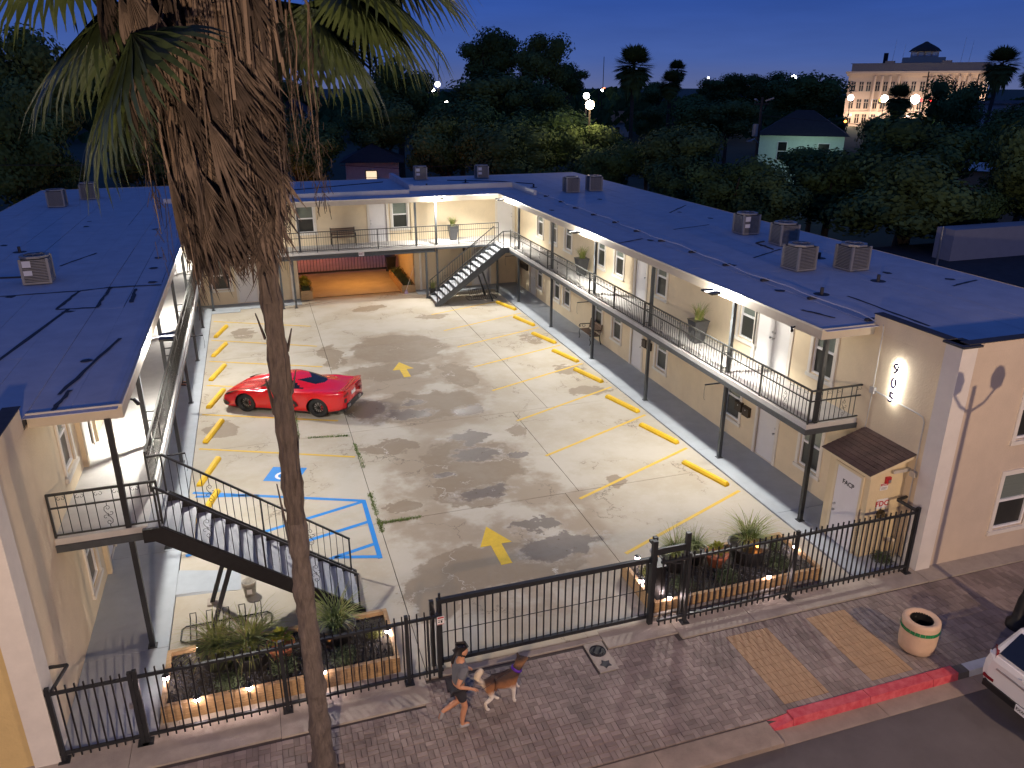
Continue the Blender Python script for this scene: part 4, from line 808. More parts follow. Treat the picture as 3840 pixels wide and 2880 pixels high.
t = thing('exit_sign', 'small white EXIT sign with red letters on the passage beam', 'sign', (8.0, 27.685, 2.65)); MB().box(-.14, -.02, -.105, .14, 0, .105).obj('plate', M_white, t); link('lettering', textmesh('lettering', 'EXIT', .15, .002, mat('exit_dark_red', (.16, .02, .02), .5)), t, (0, -.0235, 0), rot=(pi/2, 0, 0), scale=(.8, 1.1, 1))
# lanterns, mailboxes, cameras
for lab, x in (('bronze wall lantern beside the left rear ground floor door', 1.52), ('bronze wall lantern under the rear staircase', 13.97)):
    t = thing('wall_lantern', lab, 'lantern', (x, FY, 2.22)); MB().box(-.05, -.02, -.05, .05, -.001, .05).bar((0, -.02, 0), (0, -.12, .05), .02).obj('bracket', M_bronze, t); MB().lathe((0, -.12, 0), [(.03, -.14), (.07, -.11), (.085, .05), (.03, .12), (0, .14)], 6).obj('lantern_body', M_bronze, t)
for i, (y, z) in enumerate(((6.58, 1.22), (6.17, 1.20))):
    t = thing('mailbox', ['black wall mailbox nearer the window by the nearest ground floor door', 'black wall mailbox nearer the nearest ground floor door'][i], 'mailbox', (RX, y, z)); MB().box(-.11, -.17, -.14, -.005, .17, .14).obj('box', M_bronze, t); MB().hexa([(-.13, -.18, .141), (-.004, -.18, .141), (-.004, .18, .141), (-.13, .18, .141)], [(-.10, -.17, .17), (-.004, -.17, .18), (-.004, .17, .18), (-.10, .17, .17)]).obj('lid', M_bronze, t); MB().box(-.116, -.02, .05, -.111, .02, .08).obj('keyhole', M_steel, t)
for i, y in enumerate((13.16, 12.78)):
    t = thing('mailbox', ['black wall mailbox left of the post past the bench', 'black wall mailbox right of the post past the bench'][i], 'mailbox', (RX, y, 1.30)); MB().box(-.11, -.15, -.14, -.005, .15, .14).obj('box', M_bronze, t); MB().box(-.12, -.16, .141, -.004, .16, .165).obj('lid', M_bronze, t)
for i in range(5):
    t = thing('mailbox', f'black mailbox in the row of five on the far right wall, {ORD[i]} from the rear', 'mailbox', (RX, 28.75-i*.33, 1.36), group='row of five mailboxes under the balcony'); MB().box(-.10, -.14, -.16, -.005, .14, .16).obj('box', M_bronze, t); MB().box(-.11, -.145, .161, -.004, .145, .18).obj('lid', M_bronze, t)
t = thing('mailbox', 'dark mailbox on the rear wall just right of the palm trunk', 'mailbox', (3.35, FY, 1.36)); MB().box(-.15, -.11, -.12, .15, -.005, .12).obj('box', M_bronze, t); MB().box(-.16, -.12, .121, .16, -.004, .14).obj('lid', M_bronze, t)
for lab, x, y, s in (('black security camera on the right eave near the street', 15.50, 2.51, -1), ('black security camera on the left eave corner', .31, 2.36, 1)):
    t = thing('security_camera', lab, 'camera', (x, y, 5.12)); MB().bar((-.0*s, 0, .08), (.08*s, 0, .05), .03).obj('mount', M_black, t); MB().cyl((.06*s, .06, .04), (.14*s, -.08, .0), .04, n=10).obj('camera_body', M_black, t)
for x, y, s in ((15.83, 5.64, -1), (15.83, 15.51, -1), (15.83, 25.25, -1), (0, 5.48, 1), (0, 15.47, 1), (0, 25.38, 1)):
    a = MB(); a.bar((x, y, 2.42), (x+s*.12, y, 2.54), .05).bar((x+s*.12, y, 2.54), (x+s*.74, y, 2.545), .035).tube([(x+s*.73, y, 2.53), (x+s*.75, y, 2.35), (x+s*.74, y, 2.12), (x+s*.71, y, 2.06)], .006, 4); a.obj('hook_arm', M_dark, motel)
# ================================================================== ROOF MACHINES
M_ac = mat('condenser_grey', (.30, .29, .27), .5, .3, var=.12, sc_=6); M_acd = mat('condenser_core', (.04, .04, .04), .6)
def ac_parts(t, s=.38, h=.82):
    MB().box(-s, -s, .02, s, s, .08).obj('base', M_ac, t); MB().box(-s+.05, -s+.05, .08, s-.05, s-.05, h-.06).obj('core', M_acd, t)
    for sx in (-1, 1):
        for sy_ in (-1, 1): MB().box(sx*s, sy_*s, .081, sx*(s-.07), sy_*(s-.07), h-.061).obj('corner_post', M_ac, t)
    rg = MB()
    for a in ((-s+.072, -s+.005, s-.072, -s+.045), (-s+.072, s-.045, s-.072, s-.005), (-s+.005, -s+.072, -s+.045, s-.072), (s-.045, -s+.072, s-.005, s-.072)): rg.box(a[0], a[1], 0, a[2], a[3], .022)
    me = rg.mesh('slat', M_ac)
    for k in range(14): link('slat', me, t, (0, 0, .10+k*(h-.18)/14))
    tp = MB(); q = [(s*cos(pi/8+i*pi/4)*1.08 if abs(cos(pi/8+i*pi/4)*1.08) < 1 else s*(1 if cos(pi/8+i*pi/4) > 0 else -1), s*sin(pi/8+i*pi/4)*1.08 if abs(sin(pi/8+i*pi/4)*1.08) < 1 else s*(1 if sin(pi/8+i*pi/4) > 0 else -1)) for i in range(8)]; tp.prism(q, h-.06, h); tp.obj('top_panel', M_ac, t)
    MB().lathe((0, 0, h), [(0, .012), (.26, .012), (.28, .002)], 20).obj('fan_guard', M_acd, t)
    fg = MB()
    for k in range(8): a = k*pi/4; fg.bar((.05*cos(a), .05*sin(a), h+.016), (.27*cos(a), .27*sin(a), h+.016), .008)
    fg.lathe((0, 0, h+.012), [(0, .02), (.06, .018), (.07, 0)], 12); fg.obj('fan_hub', M_ac, t)
acl = [('rooftop condenser alone on the near left roof with white labels', -3.30, 12.75, 1), ('rooftop condenser at the far left roof edge behind palm leaves', -6.0, 29.9, 0), ('smaller looking rooftop condenser just beyond the far left one', -5.0, 32.5, 0), ('rooftop condenser furthest back of the near right roof group, white label', 21.25, 13.35, 1), ('rooftop condenser second of the near right roof group', 21.25, 10.95, 0), ('rooftop condenser of the near right group closest to the courtyard', 19.15, 7.3, 0), ('rooftop condenser of the near right group closest to the street, on the outer side', 20.75, 6.8, 0), ('rooftop condenser left of the pair on the rear roof, shiny labels', 12.95, 35.9, 1), ('rooftop condenser right of the pair on the rear roof', 16.75, 35.4, 1), ('rooftop condenser left of the touching pair on the inner right roof', 19.55, 27.4, 0), ('rooftop condenser right of the touching pair on the inner right roof', 21.0, 27.6, 0)]
proto = None
for lab, x, y, wl in acl:
    if proto is None:
        t = thing('rooftop_condenser', lab, 'air conditioner', (x, y, 5.392), .06, 'rooftop air conditioners'); ac_parts(t); proto = t
    else: t = dup(proto, lab, (x, y, 5.392), R.uniform(-.1, .1))
for i, (lab, x, y, wl) in enumerate(acl):
    if wl:
        tt = [o for o in COL.objects if o.get('label') == lab][0]
        MB().box(-.30, -.384, .52, -.08, -.381, .70).box(-.30, -.384, .28, -.08, -.381, .42).obj('label_plate', M_white, tt)
cb = MB(); pts = []
for i in range(60):
    y = 27.8-i*.44; pts.append((17.62-.5*i/60+.06*sin(i*.9)+.05*sin(i*.37), y, 5.46+.008*sin(i*2.1)))
pts.append((17.07, 1.55, 5.45)); cb.tube(pts, .017, 5); t = thing('roof_cable', 'long pale cable snaking along the right wing roof', 'cable'); cb.obj('cable', mat('pale_cable', (.62, .60, .62), .5, var=.1), t)
for i in range(4, 60, 5): x, y, z = pts[i]; MB().box(x-.13, y-.05, 5.388, x+.13, y+.05, 5.448).obj('cable_block', M_tar, t)
for pts in ([(-3.0, 13.3, 5.41), (-3.6, 13.5, 5.41), (-6.5, 13.9, 5.41)], [(20.9, 11.6, 5.41), (20.4, 11.4, 5.41), (20.3, 10.2, 5.41)], [(0, 33.5, 5.41), (5, 32.8, 5.41), (10.5, 35.2, 5.41)], [(14.4, 34.9, 5.41), (17.2, 33.4, 5.41), (18.8, 31.5, 5.41)]):
    tag(MB().tube(pts, .025, 5).obj('roof_pipe', M_tar), ['dark roof pipe beside the near left condenser', 'dark roof pipe between the near right condensers', 'thin dark line across the left rear roof', 'pipe run on the rear right roof'][[-3.0, 20.9, 0, 14.4].index(pts[0][0])], 'pipe')
# ================================================================== PARKING STOPS
bp_ = MB(); l_, w0, w1, h_ = .88, .085, .05, .125
bp_.hexa([(-l_, -w0, 0), (l_, -w0, 0), (l_, w0, 0), (-l_, w0, 0)], [(-l_, -w0, .06), (l_, -w0, .06), (l_, w0, .06), (-l_, w0, .06)]); bp_.hexa([(-l_, -w0, .06), (l_, -w0, .06), (l_, w0, .06), (-l_, w0, .06)], [(-l_+.04, -w1, h_), (l_-.04, -w1, h_), (l_-.04, w1, h_), (-l_+.04, w1, h_)])
BP = bp_.mesh('parking_stop', M_yel)
for i, (x, y) in enumerate([(14.86, 4.85), (14.90, 7.82), (14.88, 10.55), (14.88, 13.68), (14.90, 16.2), (14.90, 18.85), (14.93, 21.75), (14.95, 24.7)]):
    o = link('parking_stop', BP, None, (x, y, .001), radians(-74.8+R.uniform(-1, 1))); tag(o, f'yellow concrete parking stop along the right walkway, {ORD[i]} from the street', 'parking stop', 'yellow parking stops along the right walkway')
for i, (x, y) in enumerate([(.86, 7.35), (.82, 9.55), (.86, 12.6), (.86, 15.65), (.84, 18.6), (.84, 21.65), (.84, 24.5)]):
    o = link('parking_stop', BP, None, (x, y, .001), radians(74.3+R.uniform(-1, 1))); tag(o, f'yellow concrete parking stop along the left walkway, {ORD[i]} from the street', 'parking stop', 'yellow parking stops along the left walkway')
# ================================================================== BENCHES, RACKS, BUCKET, LITTER BIN
M_slat = mat('bench_wood', (.16, .10, .065), .7, var=.3, sc_=4, stretch=(1, 14, 14))
def bench(lab, x, y, rz, z, L=1.25):
    t = thing('park_bench', lab, 'bench', (x, y, z), rz)
    for k in range(5): MB().box(-L/2, -.20+k*.085, .42, L/2, -.20+k*.085+.065, .445).obj('seat_slat', M_slat, t)
    for k in range(4): MB().hexa([(-L/2, .24+.02*k, .50+k*.095), (L/2, .24+.02*k, .50+k*.095), (L/2, .265+.02*k, .50+k*.095), (-L/2, .265+.02*k, .50+k*.095)], [(-L/2, .26+.02*k, .575+k*.095), (L/2, .26+.02*k, .575+k*.095), (L/2, .285+.02*k, .575+k*.095), (-L/2, .285+.02*k, .575+k*.095)]).obj('back_slat', M_slat, t)
    for s in (-1, 1):
        xx = s*(L/2-.02); e = MB(); e.tube([(xx, -.24, 0), (xx, -.20, .12), (xx, -.24, .28), (xx, -.22, .42), (xx, .22, .40), (xx, .29, .62), (xx, .34, .90)], .022, 6); e.tube([(xx, .30, 0), (xx, .24, .2), (xx, .22, .4)], .022, 6); e.tube([(xx, .29, .64), (xx, .05, .66), (xx, -.2, .66), (xx, -.26, .60), (xx, -.22, .54), (xx, -.18, .58)], .02, 6); e.tube([(xx, -.05, .65), (xx, -.1, .56), (xx, -.02, .5), (xx, .05, .56), (xx, .02, .62)], .012, 5); e.obj('iron_end', M_iron, t)
bench('wooden bench with iron scroll ends on the right ground floor walkway', 16.68, 17.75, -pi/2, .045)
bench('brown slatted bench on the rear upper balcony', 7.3, 29.2, 0, BF, 1.3)
def rack(lab, x0, x1, y0, y1, hoops, m, hh):
    t = thing('bike_rack', lab, 'bike rack'); r = .018; c = .08
    MB().tube([(x0+c, y0, .03), (x0, y0+c, .03), (x0, y1-c, .03), (x0+c, y1, .03), (x1-c, y1, .03), (x1, y1-c, .03), (x1, y0+c, .03), (x1-c, y0, .03), (x0+c, y0, .03)], r, 6).obj('base_frame', m, t)
    for i in range(hoops):
        x = x0+.25+(x1-x0-.5)*i/(hoops-1); MB().tube([(x-.06, y0, .03), (x-.06, y1-.05, hh*.7), (x-.06, y1, hh), (x+.06, y1, hh), (x+.06, y1-.05, hh*.7), (x+.06, y0, .03)], .012, 5).obj('wheel_hoop', m, t)
rack('dark bike rack frame beside the dark staircase by the left planter', .53, 2.35, 1.55, 2.08, 5, M_iron, .34); rack('bike rack with grey hoops under the rear staircase', 13.4, 15.0, 26.45, 27.2, 6, M_postp, .42)
t = thing('bucket', 'dirty white plastic bucket standing under the dark staircase', 'bucket', (1.92, 2.92, .002)); MB().lathe((0, 0, 0), [(0, 0), (.125, 0), (.15, .30), (.158, .30), (.158, .33), (.15, .35), (.14, .35), (.125, .03), (0, .03)], 20).obj('body', mat('dirty_bucket', (.45, .43, .38), .7, var=.35, sc_=6), t, True); MB().tube([(.157*cos(a), .157*sin(a)*.6-.06, .31-.08*sin(a)*0-.1*abs(sin(a))) for a in [pi+i*pi/8 for i in range(9)]], .004, 4).obj('handle', M_steel, t); MB().box(-.06, -.152, .08, .05, -.137, .2).obj('label', M_white, t)
t = thing('litter_bin', 'round tan concrete litter bin with a green tile band on the pavement', 'litter bin', (14.93, -3.24, 0)); M_bin = mat('tan_concrete', (.60, .42, .28), .8, var=.10, sc_=3, bump=.3, bsc=60)
MB().lathe((0, 0, 0), [(0, .01), (.29, .01), (.34, .06), (.355, .2), (.36, .50), (.36, .60), (.362, .68), (.355, .73), (.33, .755), (.285, .755), (.265, .735), (.225, .72), (.225, .70)], 36).obj('body', M_bin, t, True)
MB().lathe((0, 0, 0), [(.225, .715), (.22, .25), (0, .25)], 28).obj('liner', M_black, t)
M_tile = mat('green_tile', (.02, .20, .07), .25, var=.3, sc_=7)
for i in range(24):
    a0, a1 = 2*pi*i/24+.012, 2*pi*(i+1)/24-.012; am = (a0+a1)/2; tl = MB(); q = []
    tl.hexa([(.358*cos(a0), .358*sin(a0), .52), (.369*cos(a0), .369*sin(a0), .52), (.369*cos(a1), .369*sin(a1), .52), (.358*cos(a1), .358*sin(a1), .52)], [(.358*cos(a0), .358*sin(a0), .595), (.369*cos(a0), .369*sin(a0), .595), (.369*cos(a1), .369*sin(a1), .595), (.358*cos(a1), .358*sin(a1), .595)]); tl.obj('tile', M_tile, t)
def lamppost(lab, x, y, lit=False, h=5.2):
    t = thing('street_lamp', lab, 'street lamp', (x, y, 0)); MB().lathe((0, 0, 0), [(.24, 0), (.24, .12), (.16, .2), (.12, .7), (.08, .85), (.07, 1.0), (.055, 1.1), (.05, h)], 14).obj('pole', M_iron, t, True)
    for s in (-1, 1):
        MB().tube([(0, 0, h-.5), (s*.3, 0, h-.35), (s*.5, 0, h-.1)], .03, 6).obj('arm', M_iron, t); MB().lathe((s*.5, 0, h+.05), [(.05, -.15), (.14, -.1), (.17, .1), (.10, .25), (0, .3)], 12).obj('globe', mat('unlit_globe', (.5, .48, .42), .3), t, True)
    return t
lamppost('black double headed street lamp at the right pavement edge', 17.52, -3.38)
for i, (x, y, z) in enumerate(STREETLAMPS):
    t = thing('street_lamp', ['tall grey street lamp across the road, left one', 'tall grey street lamp across the road, right one'][i], 'street lamp', (x, y-2.2, -.15)); MB().cyl((0, 0, 0), (0, 0, z+.2), .10, .06, 12).obj('pole', M_steel, t); MB().tube([(0, 0, z+.1), (0, .8, z+.5), (0, 1.7, z+.45)], .035, 6).obj('arm', M_steel, t); MB().hexa([(-.13, 1.6, z+.32), (.13, 1.6, z+.32), (.10, 2.4, z+.32), (-.10, 2.4, z+.32)], [(-.13, 1.6, z+.48), (.13, 1.6, z+.48), (.08, 2.4, z+.42), (-.08, 2.4, z+.42)]).obj('head', M_dark, t); MB().quad((-.1, 1.75, z+.315), (-.1, 2.3, z+.315), (.1, 2.3, z+.315), (.1, 1.75, z+.315)).obj('lens', emat('warm_street_glow', (1, .72, .42), 8), t)
    o = lamp('street_lamp_light', (0, 0, 0), (4600, 3600)[i], (1, .72, .50), .14); o.parent = t; o.location = (0, 2.2, z+.12); o['kind'] = 'helper'
# ================================================================== RED SPORTS CAR
M_red = mat('red_car_paint', (.62, .006, .012), .22, .0, var=0, coat=1.0, spec=.6); M_cgl = mat('car_glass', (.012, .014, .016), .06, var=0, spec=.8); M_cblk = mat('car_black_trim', (.012, .012, .012), .35, var=.1); M_tyre = mat('tyre_rubber', (.018, .018, .018), .8, var=.2)
CK = [(0, [(.50, .20), (.66, .24), (.70, .36), (.62, .47), (.52, .50), (.42, .515), (.3, .525), (.15, .53), (0, .53)]), (.15, [(.75, .14), (.86, .2), (.88, .42), (.81, .56), (.68, .585), (.52, .58), (.36, .585), (.18, .59), (0, .59)]), (.5, [(.85, .13), (.93, .25), (.95, .5), (.89, .68), (.76, .71), (.56, .665), (.38, .655), (.18, .665), (0, .67)]), (.98, [(.85, .13), (.95, .28), (.965, .56), (.91, .775), (.78, .81), (.56, .755), (.38, .745), (.18, .76), (0, .765)]), (1.4, [(.85, .13), (.93, .28), (.95, .55), (.90, .77), (.80, .82), (.66, .84), (.44, .86), (.2, .875), (0, .88)]), (1.75, [(.85, .13), (.91, .28), (.93, .5), (.905, .755), (.83, .83), (.71, .90), (.57, 1.0), (.3, 1.045), (0, 1.055)]), (2.1, [(.85, .13), (.90, .28), (.915, .48), (.905, .75), (.85, .83), (.735, .925), (.555, 1.15), (.3, 1.19), (0, 1.20)]), (2.5, [(.85, .13), (.90, .28), (.92, .48), (.92, .77), (.87, .85), (.745, .94), (.535, 1.18), (.3, 1.22), (0, 1.23)]), (2.95, [(.86, .13), (.93, .28), (.95, .5), (.95, .81), (.90, .89), (.75, .955), (.5, 1.13), (.28, 1.17), (0, 1.18)]), (3.4, [(.86, .14), (.98, .3), (1.0, .58), (.965, .87), (.88, .935), (.7, .955), (.46, 1.04), (.25, 1.08), (0, 1.09)]), (3.7, [(.86, .14), (.99, .3), (1.0, .62), (.965, .90), (.87, .955), (.68, .955), (.44, .99), (.22, 1.02), (0, 1.03)]), (4.1, [(.84, .18), (.97, .32), (.98, .62), (.945, .89), (.85, .945), (.66, .945), (.42, .95), (.22, .96), (0, .965)]), (4.45, [(.80, .26), (.93, .36), (.95, .6), (.905, .895), (.82, .955), (.64, .95), (.42, .955), (.22, .96), (0, .96)]), (4.6, [(.72, .30), (.88, .4), (.90, .62), (.87, .88), (.80, .975), (.64, .985), (.42, .99), (.22, .995), (0, .995)]), (4.64, [(.70, .32), (.86, .42), (.88, .62), (.85, .86), (.78, .93), (.62, .93), (.42, .93), (.2, .93), (0, .93)])]
def cr(p0, p1, p2, p3, t): return .5*(2*p1+(p2-p0)*t+(2*p0-5*p1+4*p2-p3)*t*t+(3*p1-p0-3*p2+p3)*t**3)
def csec(d):
    i = max(k for k in range(len(CK)) if CK[k][0] <= d+1e-9); i = min(i, len(CK)-2); a, b = CK[i], CK[i+1]; t_ = (d-a[0])/(b[0]-a[0]); p0 = CK[max(0, i-1)][1]; p3 = CK[min(len(CK)-1, i+2)][1]
    return [(a[1][k][0]+(b[1][k][0]-a[1][k][0])*t_, a[1][k][1]+(b[1][k][1]-a[1][k][1])*t_) if i in (0, len(CK)-2) else (cr(p0[k][0], a[1][k][0], b[1][k][0], p3[k][0], t_), cr(p0[k][1], a[1][k][1], b[1][k][1], p3[k][1], t_)) for k in range(9)]
def csurf(d, u, off=0):
    s = csec(d); k = min(7, int(u)); t_ = u-k; q = [s[max(0, k-1)], s[k], s[k+1], s[min(8, k+2)]]
    y = cr(q[0][0], q[1][0], q[2][0], q[3][0], t_); z = cr(q[0][1], q[1][1], q[2][1], q[3][1], t_)
    return Vector((2.34-d, y+off*(1 if u < 5 else .6), z+off*(0 if u < 3 else .8)))
car = thing('sports_car', 'low glossy red mid engined sports car parked in the left bays', 'car', (3.55, 14.22, .002), radians(151.2))
ND, NU = 93, 32; grid = {}
for i in range(ND):
    d = 4.64*i/(ND-1)
    for j in range(NU+1): grid[i, j] = csurf(d, 8*j/NU)
def arch(v):
    for cx, cz, r in ((2.34-.98, .335, .385), (2.34-3.70, .345, .40)):
        if v.y > .62:
            dx, dz = v.x-cx, v.z-cz; q = sqrt(dx*dx+dz*dz)
            if q < r and v.z < .80: return cx, cz, r, q
    return None
regions = {'body': MB(), 'windscreen': MB(), 'side_window': MB(), 'rear_window': MB(), 'sill': MB()}
ARF = {}
for k in grid:
    a = arch(grid[k]); ARF[k] = a
for i in range(ND-1):
    for j in range(NU):
        ks = [(i, j), (i+1, j), (i+1, j+1), (i, j+1)]
        if all(ARF[k] for k in ks): continue
        vs_ = []
        for k in ks:
            v = grid[k].copy(); a = ARF[k]
            if a:
                cx, cz, r, q = a; f = r/max(q, .05); v.x = cx+(v.x-cx)*f; v.z = cz+(v.z-cz)*f
            vs_.append(v)
        d = 4.64*(i+.5)/(ND-1); u = 8*(j+.5)/NU
        rg = 'body'
        if 5.05 < u < 6.05 and 1.62+.32*(u-5.2) < d < 3.12-.45*(u-5.1) : rg = 'side_window'
        elif u > 6.1 and 1.45+.02*(8-u)**2 < d < 2.02: rg = 'windscreen'
        elif 5.45 < u <= 6.1 and 1.40 < d < 1.62+.32*(u-5.2)-.06: rg = 'windscreen'
        elif u > 6.15 and 2.80+.10*(u-6)**2*0 < d < 3.70-.10*(7.9-u)**2 and d > 2.78+.07*(u-6.15)*3: rg = 'rear_window'
        elif u < .5: rg = 'sill'
        for s in (1, -1):
            q = [(v.x, v.y*s, v.z) for v in vs_]; regions[rg].quad(*(q if s > 0 else q[::-1]))
for s_ in (0, 1):
    i = 0 if s_ == 0 else ND-1
    for j in range(NU):
        for s in (1, -1):
            a, b = grid[i, j], grid[i, j+1]; q = [(a.x, a.y*s, a.z), (b.x, b.y*s, b.z), (b.x, 0, b.z), (a.x, 0, a.z)]; regions['body'].quad(*(q if (s > 0) == (s_ == 0) else q[::-1])) if True else 0
for nm, m in (('body', M_red), ('windscreen', M_cgl), ('side_window', M_cgl), ('rear_window', M_cgl), ('sill', M_cblk)):
    o = regions[nm].obj(nm, m, car)
    b = bmesh.new(); b.from_mesh(o.data); bmesh.ops.remove_doubles(b, verts=b.verts, dist=.0008); bmesh.ops.recalc_face_normals(b, faces=b.faces) if nm == 'x' else None; b.to_mesh(o.data); b.free(); o.data.polygons.foreach_set('use_smooth', [True]*len(o.data.polygons))
MB().box(-2.0, -.80, .14, 1.9, .80, .5).box(-.9, -.5, .5, .9, .5, .8).obj('underbody', M_cblk, car)
for nm, x, r in (('front', 2.34-.98, .335), ('rear', 2.34-3.70, .35)):
    for s in (1, -1):
        y = s*.80; ty = MB().lathe((x, y, r), [(r*.66, -.13), (r*.96, -.13), (r, -.09), (r, .09), (r*.96, .13), (r*.66, .13)], 30, axis='y').obj('wheel', M_tyre, car, True)
        MB().lathe((x, y, r), [(r*.67, -.12), (r*.67, .12), (r*.62, .12), (r*.60, .02), (r*.6, -.12)], 30, axis='y').lathe((x, y+s*.05, r), [(0, .02*s), (.05, .02*s), (.055, 0)], 12, axis='y').obj('rim', M_cblk, ty, True)
        sp = MB()
        for k in range(10):
            a = k*pi/5; sp.bar((x+.05*cos(a), y+s*.07, r+.05*sin(a)), (x+r*.63*cos(a+.07), y+s*.11, r+r*.63*sin(a+.07)), .022)
        sp.obj('spokes', M_cblk, ty); MB().lathe((x, y, r), [(0, s*.02), (r*.5, s*.02), (r*.5, -s*.0), (0, 0)], 20, axis='y').obj('brake_disc', M_steel, ty); MB().box(x-.16, y+s*.03, r-.08, x-.09, y+s*.06, r+.1).obj('caliper', Mr, ty)
        MB().lathe((x, s*.62, r), [(0, -s*.02), (.40, -s*.02), (.405, s*.20)], 24, axis='y').obj('wheel_arch', M_black, car)
def strip(nm, pts, m, off=.035):
    for s in (1, -1):
        mb = MB(); v = [csurf(d, u, off) for d, u in pts]; q = [(p.x, p.y*s, p.z) for p in v]; n = len(q)//2
        for i in range(n-1): f = [q[2*i], q[2*i+1], q[2*i+3], q[2*i+2]]; mb.quad(*(f if s > 0 else f[::-1])); 
        o = mb.obj(nm, m, car); md = o.modifiers.new('thick', 'SOLIDIFY'); md.thickness = .012; md.offset = 0
strip('side_intake', [(2.2, 3.02), (2.2, 2.82), (2.45, 2.95), (2.45, 2.68), (2.72, 2.62), (2.68, 2.28), (2.93, 2.15), (2.86, 1.85), (3.0, 1.62), (2.88, 1.5), (2.86, 1.35), (2.70, 1.42)], M_cblk)
strip('headlight', [(.22, 3.25), (.24, 2.95), (.45, 3.55), (.45, 3.05), (.72, 3.75), (.70, 3.45)], M_cblk)
strip('fog_intake', [(.08, 1.9), (.09, 1.1), (.22, 1.9), (.22, 1.15), (.36, 1.5), (.36, 1.2)], M_cblk)
tl_ = mat('tail_lamp_red', (.16, .004, .01), .2, var=.1)
def rearbox(nm, y0, y1, z0, z1, m, x0=-2.30, x1=-2.33, sym=True):
    for s in ((1, -1) if sym else (1,)): MB().hexa([(x0+.06, s*y0, z0), (x1, s*y0, z0), (x1+.02, s*y1, z0), (x0+.06, s*y1, z0)][::-s], [(x0+.06, s*y0, z1), (x1, s*y0, z1), (x1+.02, s*y1, z1), (x0+.06, s*y1, z1)][::-s]).obj(nm, m, car)
rearbox('tail_lamp', .42, .80, .76, .84, tl_); rearbox('rear_vent', .62, .78, .55, .68, M_cblk); MB().box(-2.335, -.17, .66, -2.31, .17, .78).obj('licence_plate', M_white, car); MB().box(-2.335, -.60, .28, -2.20, .60, .46).box(-2.34, -.85, .26, -2.05, .85, .33).obj('rear_diffuser', M_cblk, car)
for s in (-1, 1):
    MB().cyl((-2.25, s*.42, .37), (-2.36, s*.42, .37), .05, n=10).cyl((-2.25, s*.55, .37), (-2.36, s*.55, .37), .05, n=10).obj('exhaust_tip', M_steel, car)
    v = csurf(1.72, 4.6); MB().hexa([(v.x-.08, s*(v.y+.03), v.z+.02), (v.x+.04, s*(v.y+.03), v.z+.02), (v.x+.06, s*(v.y+.22), v.z+.06), (v.x-.04, s*(v.y+.22), v.z+.06)][::s], [(v.x-.08, s*(v.y+.03), v.z+.10), (v.x+.03, s*(v.y+.03), v.z+.10), (v.x+.03, s*(v.y+.21), v.z+.17), (v.x-.04, s*(v.y+.21), v.z+.17)][::s]).obj('mirror', M_red, car)
    MB().hexa([(-2.08, s*.82, .965), (-2.30, s*.85, .95), (-2.30, 0, .985), (-2.12, 0, .965)][::-s], [(-2.12, s*.80, .985), (-2.33, s*.83, 1.02), (-2.33, 0, 1.035), (-2.2, 0, .985)][::-s]).obj('spoiler', M_red, car)
# ================================================================== WHITE SUV AT THE KERB
M_sw = mat('white_car_paint', (.70, .68, .65), .25, var=0, coat=.8)
suv = thing('suv', 'white sport utility vehicle parked at the kerb, rear corner in view', 'car', (15.16, -5.42, -.125))
SK = [(0, .78, .45, .93), (.04, .90, .36, 1.02), (.14, .93, .28, 1.05), (.9, .93, .24, 1.07), (3.0, .93, .24, 1.05), (3.9, .91, .26, .98), (4.4, .84, .32, .86), (4.55, .7, .4, .7)]
mb = MB(); pv = None
def ring(x, hw, z0, z1): return [(x, -hw*.92, z0), (x, -hw, z0+.18), (x, -hw, z1-.2), (x, -hw*.93, z1), (x, hw*.93, z1), (x, hw, z1-.2), (x, hw, z0+.18), (x, hw*.92, z0)]
rs = [ring(*s) for s in SK]
for a, b in zip(rs, rs[1:]):
    for i in range(8): j = (i+1) % 8; mb.quad(a[i], a[j], b[j], b[i])
mb.quad(*rs[0][::-1]).quad(*rs[-1]); o = mb.obj('body', M_sw, suv, False); md = o.modifiers.new('b', 'BEVEL'); md.width = .05; md.segments = 3; md.limit_method = 'ANGLE'; md.angle_limit = .5
MB().hexa([(.06, -.86, 1.04), (3.2, -.86, 1.04), (3.2, .86, 1.04), (.06, .86, 1.04)], [(.42, -.68, 1.62), (2.3, -.68, 1.64), (2.3, .68, 1.64), (.42, .68, 1.62)]).obj('cabin', M_sw, suv).modifiers.new('b', 'BEVEL').width = .06
MB().hexa([(.085, -.70, 1.08), (.11, -.70, 1.08), (.11, .70, 1.08), (.085, .70, 1.08)], [(.345, -.60, 1.54), (.37, -.60, 1.54), (.37, .60, 1.54), (.345, .60, 1.54)]).obj('rear_window', M_cgl, suv)
